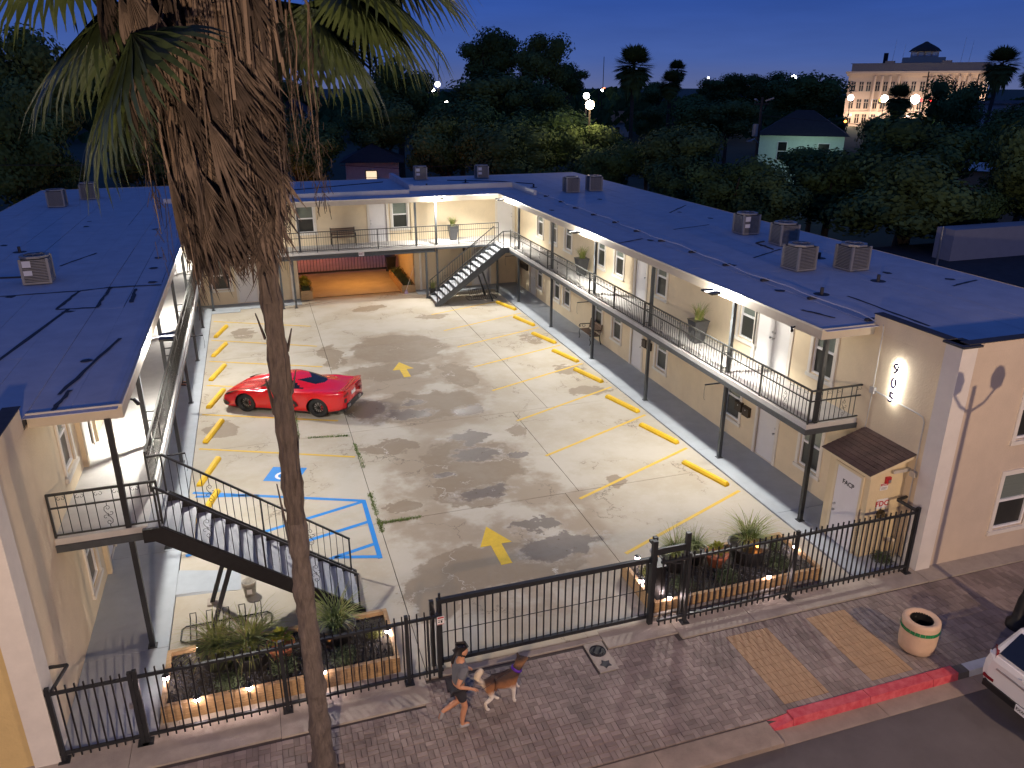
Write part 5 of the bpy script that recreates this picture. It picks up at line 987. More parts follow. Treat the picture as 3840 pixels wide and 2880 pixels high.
for s in (-1, 1):
    MB().hexa([(.5, s*.862, 1.10), (2.9, s*.862, 1.10), (2.9, s*.80, 1.10), (.5, s*.80, 1.10)][::s], [(.75, s*.715, 1.54), (2.2, s*.705, 1.56), (2.2, s*.64, 1.56), (.75, s*.65, 1.54)][::s]).obj('side_window', M_cgl, suv)
    MB().hexa([(-.0, s*.70, .78), (.24, s*.945, .78), (.10, s*.72, .78)][::s], [(.03, s*.72, 1.12), (.22, s*.90, 1.12), (.16, s*.72, 1.12)][::s]).obj('tail_lamp', tl_, suv); MB().hexa([(.01, s*.78, .90), (.18, s*.955, .90), (.10, s*.72, .90)][::s], [(.015, s*.78, .97), (.18, s*.95, .97), (.12, s*.72, .97)][::s]).obj('reverse_lamp', M_white, suv)
    MB().box(-.015, s*.62, .50, .05, s*.84, .56).obj('reflector', tl_, suv)
    for x in (.85, 3.5): tw = MB().lathe((x, s*.82, .35), [(.2, -.11), (.34, -.11), (.35, -.06), (.35, .06), (.34, .11), (.2, .11)], 24, axis='y').obj('wheel', M_tyre, suv, True); MB().lathe((x, s*.82+s*.06, .35), [(0, .02*s), (.2, .0), (.21, -.02*s)], 16, axis='y').obj('rim', M_steel, tw)
    MB().box(.6, s*.62, 1.65, 2.2, s*.66, 1.69).obj('roof_rail', M_steel, suv)
MB().box(-.035, -.80, .33, .10, .80, .46).obj('rear_bumper', M_cblk, suv); MB().box(-.02, -.62, .80, .02, .62, .83).obj('chrome_strip', M_steel, suv)
MB().box(-.06, -.22, .34, -.04, .08, .48).obj('licence_plate', M_white, suv)
link('lettering', textmesh('lettering', 'RXW-00', .09, .001, M_cblk), suv, (-.062, -.07, .41), rot=(pi/2, 0, -pi/2), scale=(.8, 1, 1)); MB().tube([(-.012, .20, .95), (-.014, .12, .97), (-.012, .05, .93)], .008, 5).obj('emblem', M_steel, suv)
# ================================================================== PEOPLE AND DOG
def skin(name, J, E_, mats, parent, sub=2, root=0):
    me = bpy.data.meshes.new(name); names = list(J); me.from_pydata([J[n][:3] for n in names], [(names.index(a), names.index(b)) for a, b in E_], []); o = bpy.data.objects.new(name, me); COL.objects.link(o)
    md = o.modifiers.new('s', 'SKIN'); md.use_smooth_shade = True
    for i, n in enumerate(names):
        r = J[n][3]; r = r if isinstance(r, tuple) else (r, r); sv = me.skin_vertices[0].data[i]; sv.radius = r; sv.use_root = (i == root)
    s2 = o.modifiers.new('d', 'SUBSURF'); s2.levels = sub; s2.render_levels = sub
    bpy.context.view_layer.update(); ev = o.evaluated_get(bpy.context.evaluated_depsgraph_get()); m2 = bpy.data.meshes.new_from_object(ev); m2.name = name
    bpy.data.objects.remove(o); m2.materials.clear()
    for m in mats: m2.materials.append(m)
    m2.polygons.foreach_set('use_smooth', [True]*len(m2.polygons))
    return link(name, m2, parent)
M_skin = mat('skin', (.50, .24, .13), .55, var=.08); M_hair = mat('dark_hair', (.012, .009, .008), .6, var=.3, sc_=30)
def person(lab, loc, rz, pose, cols, sc2=1.0):
    t = thing('person', lab, 'person', loc, rz); t.scale = (sc2,)*3
    P = dict(pose); J = {'pel': (0, 0, .93, (.14, .10)), 'wst': (.03, 0, 1.08, (.12, .09)), 'chs': (.06, 0, 1.28, (.15, .105)), 'nk0': (.075, 0, 1.42, .075), 'nk': (.09, 0, 1.49, .055), 'hd0': (.11, 0, 1.56, (.072, .08)), 'hd': (.12, 0, 1.64, (.078, .095)), 'hd1': (.115, 0, 1.71, (.06, .075)), 'nose': (.215, 0, 1.615, .014)}
    E_ = [('pel', 'wst'), ('wst', 'chs'), ('chs', 'nk0'), ('nk0', 'nk'), ('nk', 'hd0'), ('hd0', 'hd'), ('hd', 'hd1'), ('hd', 'nose')]
    for s, k in ((1, 'L'), (-1, 'R')):
        J['ear'+k] = (.11, s*.09, 1.62, .014); E_.append(('hd', 'ear'+k))
        sh = P['sh'+k]; el = P['el'+k]; ha = P['ha'+k]
        J['sh'+k] = (*sh, .062); J['el'+k] = (*el, .042); J['wr'+k] = (*ha, .028); d = (Vector(ha)-Vector(el)).normalized(); n = d.cross(Vector((0, 0, 1))).normalized(); pm_ = Vector(ha)+d*.06; J['pa'+k] = (*pm_, (.036, .018))
        E_ += [('chs', 'sh'+k), ('sh'+k, 'el'+k), ('el'+k, 'wr'+k), ('wr'+k, 'pa'+k)]
        for i in range(4):
            o_ = n*(i-1.5)*.019; b = pm_+d*.035+o_; c = b+d*(.035, .042, .04, .03)[i]+Vector((0, 0, -.012)); e = c+d*.012+Vector((0, 0, -.024)); J[f'f{k}{i}a'] = (*b, .009); J[f'f{k}{i}b'] = (*c, .008); J[f'f{k}{i}c'] = (*e, .007); E_ += [('pa'+k, f'f{k}{i}a'), (f'f{k}{i}a', f'f{k}{i}b'), (f'f{k}{i}b', f'f{k}{i}c')]
        b = pm_-n*s*.03-d*.01+Vector((0, 0, -.01)); c = b-n*s*.015+d*.035+Vector((0, 0, -.015)); J['t'+k] = (*b, .010); J['u'+k] = (*c, .008); E_ += [('wr'+k, 't'+k), ('t'+k, 'u'+k)]
        J['hp'+k] = (*P['hp'+k], .095); J['kn'+k] = (*P['kn'+k], .06); md = (Vector(P['kn'+k])*.62+Vector(P['an'+k])*.38); J['cf'+k] = (md.x-.015, md.y, md.z, .056); J['an'+k] = (*P['an'+k], .036); J['to'+k] = (*P['to'+k], (.042, .03))
        E_ += [('pel', 'hp'+k), ('hp'+k, 'kn'+k), ('kn'+k, 'cf'+k), ('cf'+k, 'an'+k), ('an'+k, 'to'+k)]
    body = skin('body', J, E_, [M_skin], t)
    def sub(nm, ks, es, g, m, over={}):
        JJ = {}
        for k in ks: r = J[k][3]; r = r if isinstance(r, tuple) else (r, r); JJ[k] = (*over.get(k, J[k][:3]), (r[0]+g, r[1]+g))
        return skin(nm, JJ, es, [m], t)
    def mid(a, b, f): return tuple(J[a][i]+(J[b][i]-J[a][i])*f for i in range(3))
    o2 = {'elL': mid('shL', 'elL', .6), 'elR': mid('shR', 'elR', .6)}
    J2 = dict(J)
    sub('shirt', ['pel', 'wst', 'chs', 'nk0', 'shL', 'shR', 'elL', 'elR'], [('pel', 'wst'), ('wst', 'chs'), ('chs', 'nk0'), ('chs', 'shL'), ('chs', 'shR'), ('shL', 'elL'), ('shR', 'elR')], .022, cols['shirt'], o2)
    f = cols.get('leg', .75); o3 = {'kn'+k: mid('hp'+k, 'kn'+k, f) for k in 'LR'} if f <= 1 else {}
    if f <= 1: sub('shorts', ['pel', 'hpL', 'hpR', 'knL', 'knR'], [('pel', 'hpL'), ('pel', 'hpR'), ('hpL', 'knL'), ('hpR', 'knR')], .024, cols['pants'], o3)
    else: sub('trousers', ['pel', 'hpL', 'hpR', 'knL', 'knR', 'cfL', 'cfR', 'anL', 'anR'], [('pel', 'hpL'), ('pel', 'hpR'), ('hpL', 'knL'), ('hpR', 'knR'), ('knL', 'cfL'), ('knR', 'cfR'), ('cfL', 'anL'), ('cfR', 'anR')], .02, cols['pants'])
    hj = {'a': (.085, 0, 1.665, (.085, .10)), 'b': (.095, 0, 1.71, (.072, .085)), 'c': (.05, 0, 1.60, (.07, .075))}; he = [('a', 'b'), ('a', 'c')]
    if cols.get('tail'): hj.update({'d': (.0, 0, 1.62, .035), 'e': (-.07, 0, 1.52, .04), 'f': (-.08, 0, 1.40, .025)}); he += [('c', 'd'), ('d', 'e'), ('e', 'f')]
    skin('hair', hj, he, [M_hair], t)
    for k in 'LR':
        a, b = Vector(J['an'+k][:3]), Vector(J['to'+k][:3]); hl = a-(b-a)*.35
        skin('shoe', {'h': (*(hl-Vector((0, 0, .03))), .043), 'm': (*(a*.5+b*.5-Vector((0, 0, .01))), (.048, .04)), 't': (*b, (.048, .034))}, [('h', 'm'), ('m', 't')], [cols['shoe']], t)
    ey = MB()
    for s in (-1, 1): ey.lathe((.193, s*.032, 1.645), [(0, -.009), (.011, 0), (0, .009)], 8)
    ey.obj('eyes', M_black, t); MB().box(.185, -.022, 1.565, .197, .022, 1.574).obj('mouth', Mr, t)
    return t
M_tee = mat('grey_tee', (.13, .135, .145), .8, var=.12, sc_=5); M_sho = mat('dark_shorts', (.025, .024, .03), .8, var=.2); M_shoe = mat('grey_shoe', (.30, .29, .28), .7, var=.2)
person('person jogging in a grey T-shirt and dark shorts beside the dog', (5.46, -2.36, .012), radians(8), dict(shL=(.06, .19, 1.36), elL=(.02, .27, 1.10), haL=(.24, .24, 1.02), shR=(.06, -.19, 1.36), elR=(-.10, -.27, 1.12), haR=(.16, -.26, .98), hpL=(.0, .09, .88), knL=(.06, .09, .48), anL=(-.27, .10, .33), toL=(-.32, .10, .18), hpR=(0, -.09, .88), knR=(.10, -.09, .48), anR=(.03, -.09, .085), toR=(.18, -.09, .04)), dict(shirt=M_tee, pants=M_sho, shoe=M_shoe, leg=.72, tail=True))
person('person in dark trousers and dark shoes standing half hidden under the left balcony', (-.42, 17.5, .045), 0, dict(shL=(.03, .2, 1.37), elL=(.0, .27, 1.10), haL=(.12, .24, .90), shR=(.03, -.2, 1.37), elR=(.0, -.27, 1.10), haR=(.12, -.24, .90), hpL=(0, .09, .88), knL=(.03, .12, .48), anL=(0, .14, .085), toL=(.16, .15, .035), hpR=(0, -.09, .88), knR=(.03, -.12, .48), anR=(0, -.13, .085), toR=(.16, -.14, .035)), dict(shirt=mat('dark_jacket', (.03, .03, .035), .8, var=.2), pants=M_sho, shoe=M_black, leg=2))
def dog_mat():
    m = bpy.data.materials.new('husky_coat'); m.use_nodes = True; t = m.node_tree; b = t.nodes['Principled BSDF']; N = t.nodes.new; L = t.links.new; b.inputs['Roughness'].default_value = .85
    co = N('ShaderNodeTexCoord').outputs['Object']; n = N('ShaderNodeTexNoise'); n.inputs['Scale'].default_value = 14; n.inputs['Detail'].default_value = 5; L(co, n.inputs['Vector'])
    s = N('ShaderNodeSeparateXYZ'); L(co, s.inputs[0]); a = N('ShaderNodeMath'); a.operation = 'MULTIPLY_ADD'; L(n.outputs['Fac'], a.inputs[0]); a.inputs[1].default_value = .10; L(s.outputs[2], a.inputs[2])
    r = N('ShaderNodeValToRGB'); L(a.outputs[0], r.inputs[0]); e = r.color_ramp; e.elements[0].position = .36; e.elements[0].color = (.68, .62, .54, 1); e.elements[1].position = .47; e.elements[1].color = (.30, .13, .05, 1)
    for p, c in ((.55, (.20, .085, .035)), (.62, (.055, .03, .02)), (.74, (.07, .04, .025)), (.80, (.26, .13, .06)), (.90, (.05, .032, .025))): k = e.elements.new(p); k.color = (*c, 1)
    x = N('ShaderNodeMapRange'); L(s.outputs[0], x.inputs[0]); x.inputs[1].default_value = -.27; x.inputs[2].default_value = -.33; mx = N('ShaderNodeMix'); mx.data_type = 'RGBA'; L(x.outputs[0], mx.inputs['Factor']); L(r.outputs[0], mx.inputs['A']); mx.inputs['B'].default_value = (.66, .55, .40, 1); L(mx.outputs['Result'], b.inputs['Base Color'])
    bp = N('ShaderNodeBump'); bp.inputs['Strength'].default_value = .6; bp.inputs['Distance'].default_value = .02; n2 = N('ShaderNodeTexNoise'); n2.inputs['Scale'].default_value = 60; L(co, n2.inputs['Vector']); L(n2.outputs['Fac'], bp.inputs['Height']); L(bp.outputs[0], b.inputs['Normal']); return m
dog = thing('dog', 'brown and white husky type dog with a curled pale tail and purple collar', 'dog', (6.32, -2.07, .008), radians(6)); dog.scale = (1.08,)*3
DJ = {'mid': (0, 0, .475, (.095, .11)), 'hip': (-.20, 0, .485, (.095, .105)), 'chs': (.20, 0, .475, (.115, .135)), 'nb': (.31, 0, .60, (.085, .09)), 'nk': (.36, 0, .70, (.07, .075)), 'hd': (.40, 0, .79, (.07, .068)), 'mz': (.50, 0, .79, (.038, .035)), 'ns': (.55, 0, .785, .025), 'e1': (.37, .05, .87, .022), 'e1t': (.365, .06, .915, .010), 'e2': (.37, -.05, .87, .022), 'e2t': (.365, -.06, .915, .010),
    't0': (-.30, 0, .55, .05), 't1': (-.40, .0, .63, .07), 't2': (-.41, .0, .74, .075), 't3': (-.34, .0, .81, .06), 't4': (-.28, 0, .82, .035)}
DE = [('mid', 'hip'), ('mid', 'chs'), ('chs', 'nb'), ('nb', 'nk'), ('nk', 'hd'), ('hd', 'mz'), ('mz', 'ns'), ('hd', 'e1'), ('e1', 'e1t'), ('hd', 'e2'), ('e2', 'e2t'), ('hip', 't0'), ('t0', 't1'), ('t1', 't2'), ('t2', 't3'), ('t3', 't4')]
for nm, ps in (('fr', [('chs',), (.23, -.08, .36, .05), (.24, -.085, .20, .032), (.235, -.085, .06, .027), (.275, -.085, .02, (.034, .022))]), ('fl', [('chs',), (.24, .08, .36, .05), (.34, .085, .27, .032), (.38, .085, .16, .026), (.42, .085, .14, (.032, .022))]), ('hr', [('hip',), (-.20, -.085, .38, .075), (-.16, -.09, .27, .045), (-.30, -.09, .17, .030), (-.27, -.09, .05, .026), (-.225, -.09, .02, (.034, .022))]), ('hl', [('hip',), (-.16, .085, .38, .07), (-.06, .09, .27, .045), (-.09, .09, .14, .030), (-.02, .09, .05, .026), (.03, .09, .02, (.034, .022))])):
    pv = ps[0][0]
    for i, q in enumerate(ps[1:]): DJ[nm+str(i)] = q; DE.append((pv, nm+str(i))); pv = nm+str(i)
skin('body', DJ, DE, [dog_mat()], dog)
MB().lathe((0, 0, 0), [(.082, -.022), (.098, -.022), (.098, .022), (.082, .022), (.082, -.022)], 18).obj('collar', mat('purple_collar', (.10, .02, .35), .6, var=.1), dog, True); dog.children[-1].location = (.325, 0, .635); dog.children[-1].rotation_euler = (0, radians(28), 0)
MB().lathe((.56, 0, .79), [(0, -.012), (.016, 0), (0, .012)], 8).lathe((.455, .035, .815), [(0, -.007), (.009, 0), (0, .007)], 6).lathe((.455, -.035, .815), [(0, -.007), (.009, 0), (0, .007)], 6).obj('nose_and_eyes', M_black, dog)
tag(MB().tube([(5.66, -2.58, 1.02), (5.9, -2.45, .78), (6.2, -2.25, .72), (6.62, -2.08, .74)], .006, 4).obj('leash', M_black), 'thin dark leash running from the person to the dog', 'leash')
# ================================================================== THE NEAR PALM
M_bark = mat('palm_bark', (.105, .083, .070), .95, var=.35, sc_=5, bump=1.0, bsc=14, stretch=(3, 3, .7)); M_bark2 = mat('palm_boot', (.078, .060, .050), .95, var=.35, sc_=6, bump=.8, bsc=20, stretch=(3, 3, .8))
PX, PY = 3.06, -2.76
palm = thing('palm_tree', 'tall fan palm with a shaggy skirt of dead fronds rising from the pavement', 'tree', (PX, PY, 0))
tm = MB(); n = 26; L_ = 96; rr = random.Random(5)
rad = lambda z: .160+.05*math.exp(-z*1.6)-.0048*z
ring0 = None
for k in range(L_+1):
    z = -.02+9.9*k/L_; bulge = .015*sin(z*7.1)+.012*sin(z*17+1); col = 0
    for zc in (5.3, 6.9, 7.5, 8.6): col += .028*max(0, 1-abs(z-zc-.12)/.14) if z > zc-.02 else 0
    for i in range(n):
        a = 2*pi*i/n; r = rad(z)*(1+.045*sin(3*a+z*1.1)+.03*sin(5*a-z*2.3))+bulge*(.4+.6*sin(a*2+z)**2)+(col*(.7+.5*sin(4*a+z*3)) if z > 4.4 else 0)+rr.uniform(-.009, .009)+(.012*math.sin(a*9+z*.6) if z > 4.8 else .003*sin(a*13)); tm.v.append((r*cos(a), r*sin(a), z))
for k in range(L_):
    for i in range(n): j = (i+1) % n; tm.f.append((k*n+i, k*n+j, (k+1)*n+j, (k+1)*n+i)); tm.m.append(1 if (k/L_*9.9 > 4.9) else 0)
tm.obj('trunk', [M_bark, M_bark2], palm)
for a, z0, l in ((3.5, 4.6, 1.0), (2.6, 6.6, .5), (6.0, 6.9, .35), (.2, 7.5, .3), (4.4, 8.2, .4), (5.2, 5.4, .4), (3.0, 7.7, .35), (.8, 5.9, .3)):
    u = Vector((cos(a), sin(a), 0)); s = Vector((-sin(a), cos(a), 0)); b = u*.125+Vector((0, 0, z0)); MB().hexa([b-s*.05, b+s*.05, b+s*.05+u*.02, b-s*.05+u*.02], [b+u*.09-s*.012+Vector((0, 0, l)), b+u*.09+s*.012+Vector((0, 0, l)), b+u*.10+s*.012+Vector((0, 0, l)), b+u*.10-s*.012+Vector((0, 0, l))]).obj('bark_flap', M_bark2, palm)
M_frond = mat('green_frond', (.045, .078, .022), .55, var=.4, sc_=3, hue=(.075, .105, .035)); M_dead = mat('dead_frond', (.095, .068, .052), .9, var=.45, sc_=4, hue=(.17, .125, .10)); M_dead2 = mat('dark_dead_frond', (.045, .031, .024), .9, var=.4, sc_=4); M_stalk = mat('frond_stalk', (.15, .105, .075), .7, var=.25)
def fan(LP, LF, n, spread, droop, seed, fold, wd=.045, rag=.0, tip=.12):
    """petiole along +X then a palmate blade; gravity droop bends toward -Z"""
    r = random.Random(seed); mb = MB(); k0 = len(mb.v); pts = []
    for i in range(7): f = i/6; pts.append(Vector((LP*f, 0, -droop*.35*LP*f*f)))
    for i in range(6):
        w0, w1 = .035*(1-.45*i/6), .035*(1-.45*(i+1)/6); a, b = pts[i], pts[i+1]; mb.hexa([(a.x, -w0, a.z), (a.x, w0, a.z), (a.x, w0*.6, a.z-.025), (a.x, -w0*.6, a.z-.025)], [(b.x, -w1, b.z), (b.x, w1, b.z), (b.x, w1*.6, b.z-.02), (b.x, -w1*.6, b.z-.02)], 1)
    hub = pts[-1]; hd = -atan2(droop*.7, 1)
    for i in range(n):
        f = (i+.5)/n*2-1; a = f*spread; l = LF*(1-.30*abs(f)**2)*r.uniform(1-rag-.08, 1.0); d = Vector((cos(a), sin(a), hd*.6-abs(f)*fold)); d.normalize(); p = hub.copy(); side = Vector((-sin(a), cos(a), 0)); ns = 6; prev = None; dr = droop*r.uniform(.7, 1.3); tw = r.uniform(-.15, .15)
        for k in range(ns+1):
            q = k/ns; wv = wd*l/LF*(q*2.6+.04 if q < .38 else 1.03*(1-(q-.38)/.62)**.8+.02); z = .016*(1 if i % 2 else -1)*(q < .6); cur = (p-side*wv+Vector((0, 0, z)), p+side*wv-Vector((0, 0, z)))
            if prev: mb.quad(prev[0], prev[1], cur[1], cur[0])
            prev = cur; p = p+d*l/ns; g = dr*(q**1.5)*(1.25 if q > .4 else .5)*.55; d = (d+Vector((0, 0, -g))).normalized(); side = (side+Vector((0, 0, tw*.3))).normalized()
    return mb
LIVE = [fan(1.55, 1.75, 46, 2.05, .80, s, .22, .060).mesh('frond', [M_frond, M_stalk]) for s in (1, 2, 3)]
DEAD = [fan(.85, 1.3, 30, .55, .5, s, .35, .036, .3).mesh('dead_frond', [m, M_stalk]) for s, m in ((11, M_dead), (12, M_dead2), (13, M_dead2), (14, M_dead))]
def put(me, az, el, z, r0=.16, roll=0, s=1.0, nm=None):
    o = link(nm or me.name, me, palm); m_ = Matrix.Rotation(az, 4, 'Z') @ Matrix.Rotation(-el, 4, 'Y') @ Matrix.Rotation(roll, 4, 'X'); o.matrix_local = Matrix.Translation((r0*cos(az), r0*sin(az), z)) @ m_ @ Matrix.Scale(s, 4); return o
rp = random.Random(9)
for i in range(185):
    az = rp.uniform(0, 2*pi) if i % 5 < 2 else rp.uniform(2.2, 4.9)
    f = rp.random(); z = 10.15+2.6*f; left = max(0, -cos(az+.15))
    put(DEAD[i % 4], az, rp.uniform(-1.54, -1.32)+.06*left*f, z, .17+rp.uniform(.5, 1.0)*(.13+.02*f+1.05*left*(.75+.25*f)), rp.uniform(-.5, .5), rp.uniform(.66, .98)*(1.0+.12*left))
for i in range(34):
    az = rp.uniform(3.3, 6.1); r0 = rp.uniform(.22, .5)+.35*max(0, -cos(az)); u = Vector((cos(az), sin(az), 0)); z1 = 13.0; z0 = rp.uniform(10.6, 11.7); e = u*(r0+rp.uniform(0, .12)); tp = u*.2; w_ = rp.uniform(.02, .038); sd = Vector((-sin(az), cos(az), 0))*rp.uniform(-.15, .15)
    MB().bar(tp+Vector((0, 0, z1)), u*r0+sd*.5+Vector((0, 0, (z0+z1)/2+.1)), w_*1.2, .018).bar(u*r0+sd*.5+Vector((0, 0, (z0+z1)/2+.1)), e+sd+Vector((0, 0, z0)), w_, .015).obj('frond_stalk', M_stalk if i % 3 else M_dead2, palm)
HZ = 12.95
for az, el, z, s in ((3.42, -.74, HZ, 1.2), (2.75, -.45, HZ, 1.15), (3.05, -.08, HZ+.1, 1.12), (2.3, -.55, HZ, 1.0), (3.6, -.22, HZ+.1, 1.0), (2.6, -.75, HZ-.2, .95), (.18, -.46, HZ, .95), (-.25, -.40, HZ, .95), (.65, -.55, HZ-.1, 1.0), (.35, -.12, HZ+.1, 1.05), (-.55, -.12, HZ+.1, .95), (1.2, -.5, HZ, 1.0), (1.7, -.45, HZ, 1.0), (2.0, .0, HZ+.2, 1.05), (4.2, .15, HZ+.2, 1.0), (5.3, .2, HZ+.2, .95), (0, .3, HZ+.3, 1.0), (1, .8, HZ+.3, .9), (2.9, .9, HZ+.3, .9), (5, .9, HZ+.3, .9), (3.9, .4, HZ+.3, .95)): put(LIVE[int(az*7) % 3], az, el, z, .15, rp.uniform(-.25, .25), s)
# long fruit stalks hanging out of the skirt
for i, (az, l, r0) in enumerate(((2.95, 3.1, .75), (3.3, 2.6, .62), (2.6, 2.4, .6), (3.6, 3.4, .95), (.35, 2.0, .55), (.1, 2.3, .75), (.6, 2.2, 1.0), (2.8, 1.9, .95), (-.3, 1.6, .6), (3.1, 2.9, 1.2), (4.2, 2.0, .5), (4.6, 2.3, .42), (3.9, 2.2, .55))):
    u = Vector((cos(az), sin(az), 0)); p = [Vector((0, 0, 12.6))+u*.2]
    for k in range(1, 9): q = k/8; p.append(Vector((0, 0, 12.6+.2*sin(q*3)-(l+.6)*q**1.4))+u*(.2+(r0-.2)*min(1, q*2.0))+Vector((rp.gauss(0, .015), rp.gauss(0, .015), 0)))
    mb = MB().tube(p, [.022*(1-.75*k/8) for k in range(9)], 5, 0)
    for k in range(60):
        q = rp.choice(p[5:])+Vector((rp.gauss(0, .05), rp.gauss(0, .05), rp.uniform(-.35, .1))); e = q+Vector((rp.gauss(0, .04), rp.gauss(0, .04), -rp.uniform(.08, .22))); mb.bar(q, e, .006, .006, 1)
    mb.obj('fruit_stalk', [M_stalk, M_dead2], palm)
mb = MB()
for i in range(1100):
    az = rp.uniform(0, 2*pi); left = max(0, -cos(az)); r0 = rp.uniform(.18, .42)+left*rp.uniform(0, 1.1); z = rp.uniform(9.4, 12.4)+left*rp.uniform(-.2, .2); l = rp.uniform(.35, 1.0); u = Vector((cos(az), sin(az), 0))*r0; sd = Vector((-sin(az), cos(az), 0))*rp.uniform(.006, .016); b = u+Vector((rp.gauss(0, .05), rp.gauss(0, .05), 0)); mb.quad(u-sd+Vector((0, 0, z)), u+sd+Vector((0, 0, z)), b+sd*.3+Vector((0, 0, z-l)), b-sd*.3+Vector((0, 0, z-l)), m=rp.choice((0, 1)))
kind(mb.obj('skirt_fibre', [M_dead, M_dead2], palm), 'stuff')
# ================================================================== TREES BEYOND
M_leaf = [mat('leaf_dark_green', (.066, .110, .038), .9, var=.5, sc_=1.2, spec=.1), mat('leaf_olive_green', (.088, .132, .046), .9, var=.5, sc_=1.2, spec=.1), mat('leaf_mid_green', (.074, .128, .044), .9, var=.5, sc_=1.2, spec=.1)]
M_trunk = mat('tree_bark', (.05, .04, .032), .9, var=.3, sc_=4)
def crown(seed, n, m, lob=13):
    r = random.Random(seed); mb = MB(); lobes = []
    for i in range(lob): a = r.uniform(0, 2*pi); q = sqrt(r.random()); lobes.append((Vector((q*.64*cos(a), q*.64*sin(a), r.uniform(-.62, .66)*(1-.35*q))), r.uniform(.22, .44)))
    for i in range(n):
        c, rad_ = r.choice(lobes); v = Vector((r.gauss(0, 1), r.gauss(0, 1), r.gauss(0, 1))).normalized(); p = c+Vector((v.x*1.1, v.y*1.1, v.z*.9))*rad_*r.uniform(.62, 1.16); s = r.uniform(.026, .058); u = (v.cross(Vector((r.gauss(0, 1), r.gauss(0, 1), r.gauss(0, 1))))).normalized(); w_ = (u.cross(v)+v*r.uniform(-.8, .8)).normalized()
        mb.quad(p-u*s, p-w_*s*.6, p+u*s, p+w_*s*.6)
    for c, rad_ in lobes: mb.lathe(c, [(0, -rad_*.6), (rad_*.4, -rad_*.4), (rad_*.58, 0), (rad_*.4, rad_*.4), (0, rad_*.6)], 7)
    return mb.mesh('crown', m)
CR = [crown(30+i, 11000, M_leaf[i % 3], 17+i*3) for i in range(5)]
tk = MB(); tk.tube([(0, 0, 0), (.03, .02, .35), (-.02, .03, .7), (0, 0, 1)], [.075, .055, .045, .03], 7)
for i in range(5): a = i*1.3; tk.tube([(0, 0, .62+.05*i), (.2*cos(a), .2*sin(a), .85+.04*i), (.36*cos(a), .36*sin(a), 1.12+.03*i)], [.03, .02, .01], 5)
TK = tk.mesh('trunk', M_trunk)
def tree(lab, x, y, z, rx, rz_, k, group=None):
    t = thing('tree', lab, 'tree', (x, y, -.2), R.uniform(0, 6.28), group)
    link('trunk', TK, t, scale=(rz_*1.4+1, rz_*1.4+1, max(1.2, z-rz_*.25+.2))); link('crown', CR[k % 5], t, (0, 0, z+.2), 0, scale=(rx*1.12, rx*1.12*R.uniform(.9, 1.1), rz_*1.12)); return t
TR = [(-10.1, 47.5, 10.4, 3.5, 4.2), (-10.5, 43.3, 7.0, 2.8, 3.3), (-8.9, 45.7, 5.0, 1.8, 2.1), (-3.8, 52.6, 6.2, 3.1, 3.5), (-9.4, 76.1, 11.1, 3.2, 3.2), (10.2, 112.7, 9.4, 4.0, 2.8), (8.2, 57.6, 6.6, 2.9, 2.4), (6.4, 48.8, 6.2, 2.9, 2.6), (18.9, 75.5, 9.7, 4.3, 4.0), (15.2, 64.2, 7.2, 3.6, 2.7), (18.2, 50.3, 6.1, 3.3, 2.8), (21.7, 45.9, 5.9, 3.6, 2.5), (31.3, 82.8, 13.9, 3.9, 3.6), (35.9, 77.1, 13.3, 3.0, 3.3), (29.6, 72.9, 9.2, 5.9, 3.2), (32.0, 67.4, 8.4, 3.9, 3.0), (47.5, 98.4, 11.8, 3.2, 2.5), (21.9, 59.5, 7.1, 4.0, 3.1), (26.7, 50.6, 6.7, 3.6, 2.8), (27.9, 43.7, 6.1, 2.6, 2.2),
    (36.2, 50.8, 4.6, 3.0, 1.8), (27.2, 38.9, 5.4, 2.5, 2.0), (31.1, 35.4, 6.3, 3.0, 2.3), (27.9, 30.5, 4.6, 2.1, 1.8), (28.4, 25.5, 5.4, 2.5, 1.9), (30.0, 24.2, 5.0, 2.5, 1.9), (39.0, 32.0, 5.9, 2.3, 1.4), (45.5, 30.5, 6.4, 3.6, 2.4), (41.9, 26.6, 6.7, 3.7, 2.7), (35.1, 25.3, 5.4, 3.3, 2.4), (34.4, 18.7, 5.5, 3.4, 2.4), (40.6, 15.9, 6.9, 2.9, 3.0), (64.1, 38.6, 7.4, 3.1, 2.4), (37.6, 18.4, 4.7, 1.8, 1.6), (82.9, 113.9, 10.5, 4.5, 2.7), (88.7, 110.0, 10.5, 4.5, 2.7), (76.0, 82.2, 9.7, 5.0, 3.2), (60.9, 77.2, 7.0, 4.4, 2.4), (71, 60, 5.6, 4.0, 2.2), (59.9, 81.1, 6.6, 4.6, 3.3), (63.4, 102.0, 5.6, 3.2, 2.4), (89.5, 70.0, 8.1, 3.9, 3.9), (84.2, 140.0, 9.3, 4.0, 2.5), (100.3, 114.0, 3.6, 3.0, 2.0), (110.8, 118.1, 3.6, 3.2, 2.0), (-2, 60, 7, 4, 3.4), (-15, 70, 9, 4.5, 4), (2.6, 66, 8.2, 4, 3.6), (76, 52, 5.0, 4.2, 2.4), (85, 60, 4.4, 4.0, 2.2), (52, 27, 5.6, 3.6, 2.4), (47, 22, 5.4, 3.0, 2.4), (23.5, 41.3, 3.9, 2.6, 1.6)]
fw_ = Vector((sin(.3145), cos(.3145))); rt_ = Vector((cos(.3145), -sin(.3145)))
def bear(t): v = Vector((t[0]-2.989, t[1]+13.076)); return v.dot(rt_)/v.dot(fw_)
near = sorted([t for t in TR if Vector((t[0]-3, t[1]+13)).length < 62], key=bear); far = sorted([t for t in TR if t not in near], key=bear)
for i, t in enumerate(near): tree(f'dark leafy tree close behind the motel roofs, {ORD[i] if i < 22 else str(i+1)+"th"} from the left', *t, i, 'dark trees close behind the motel')
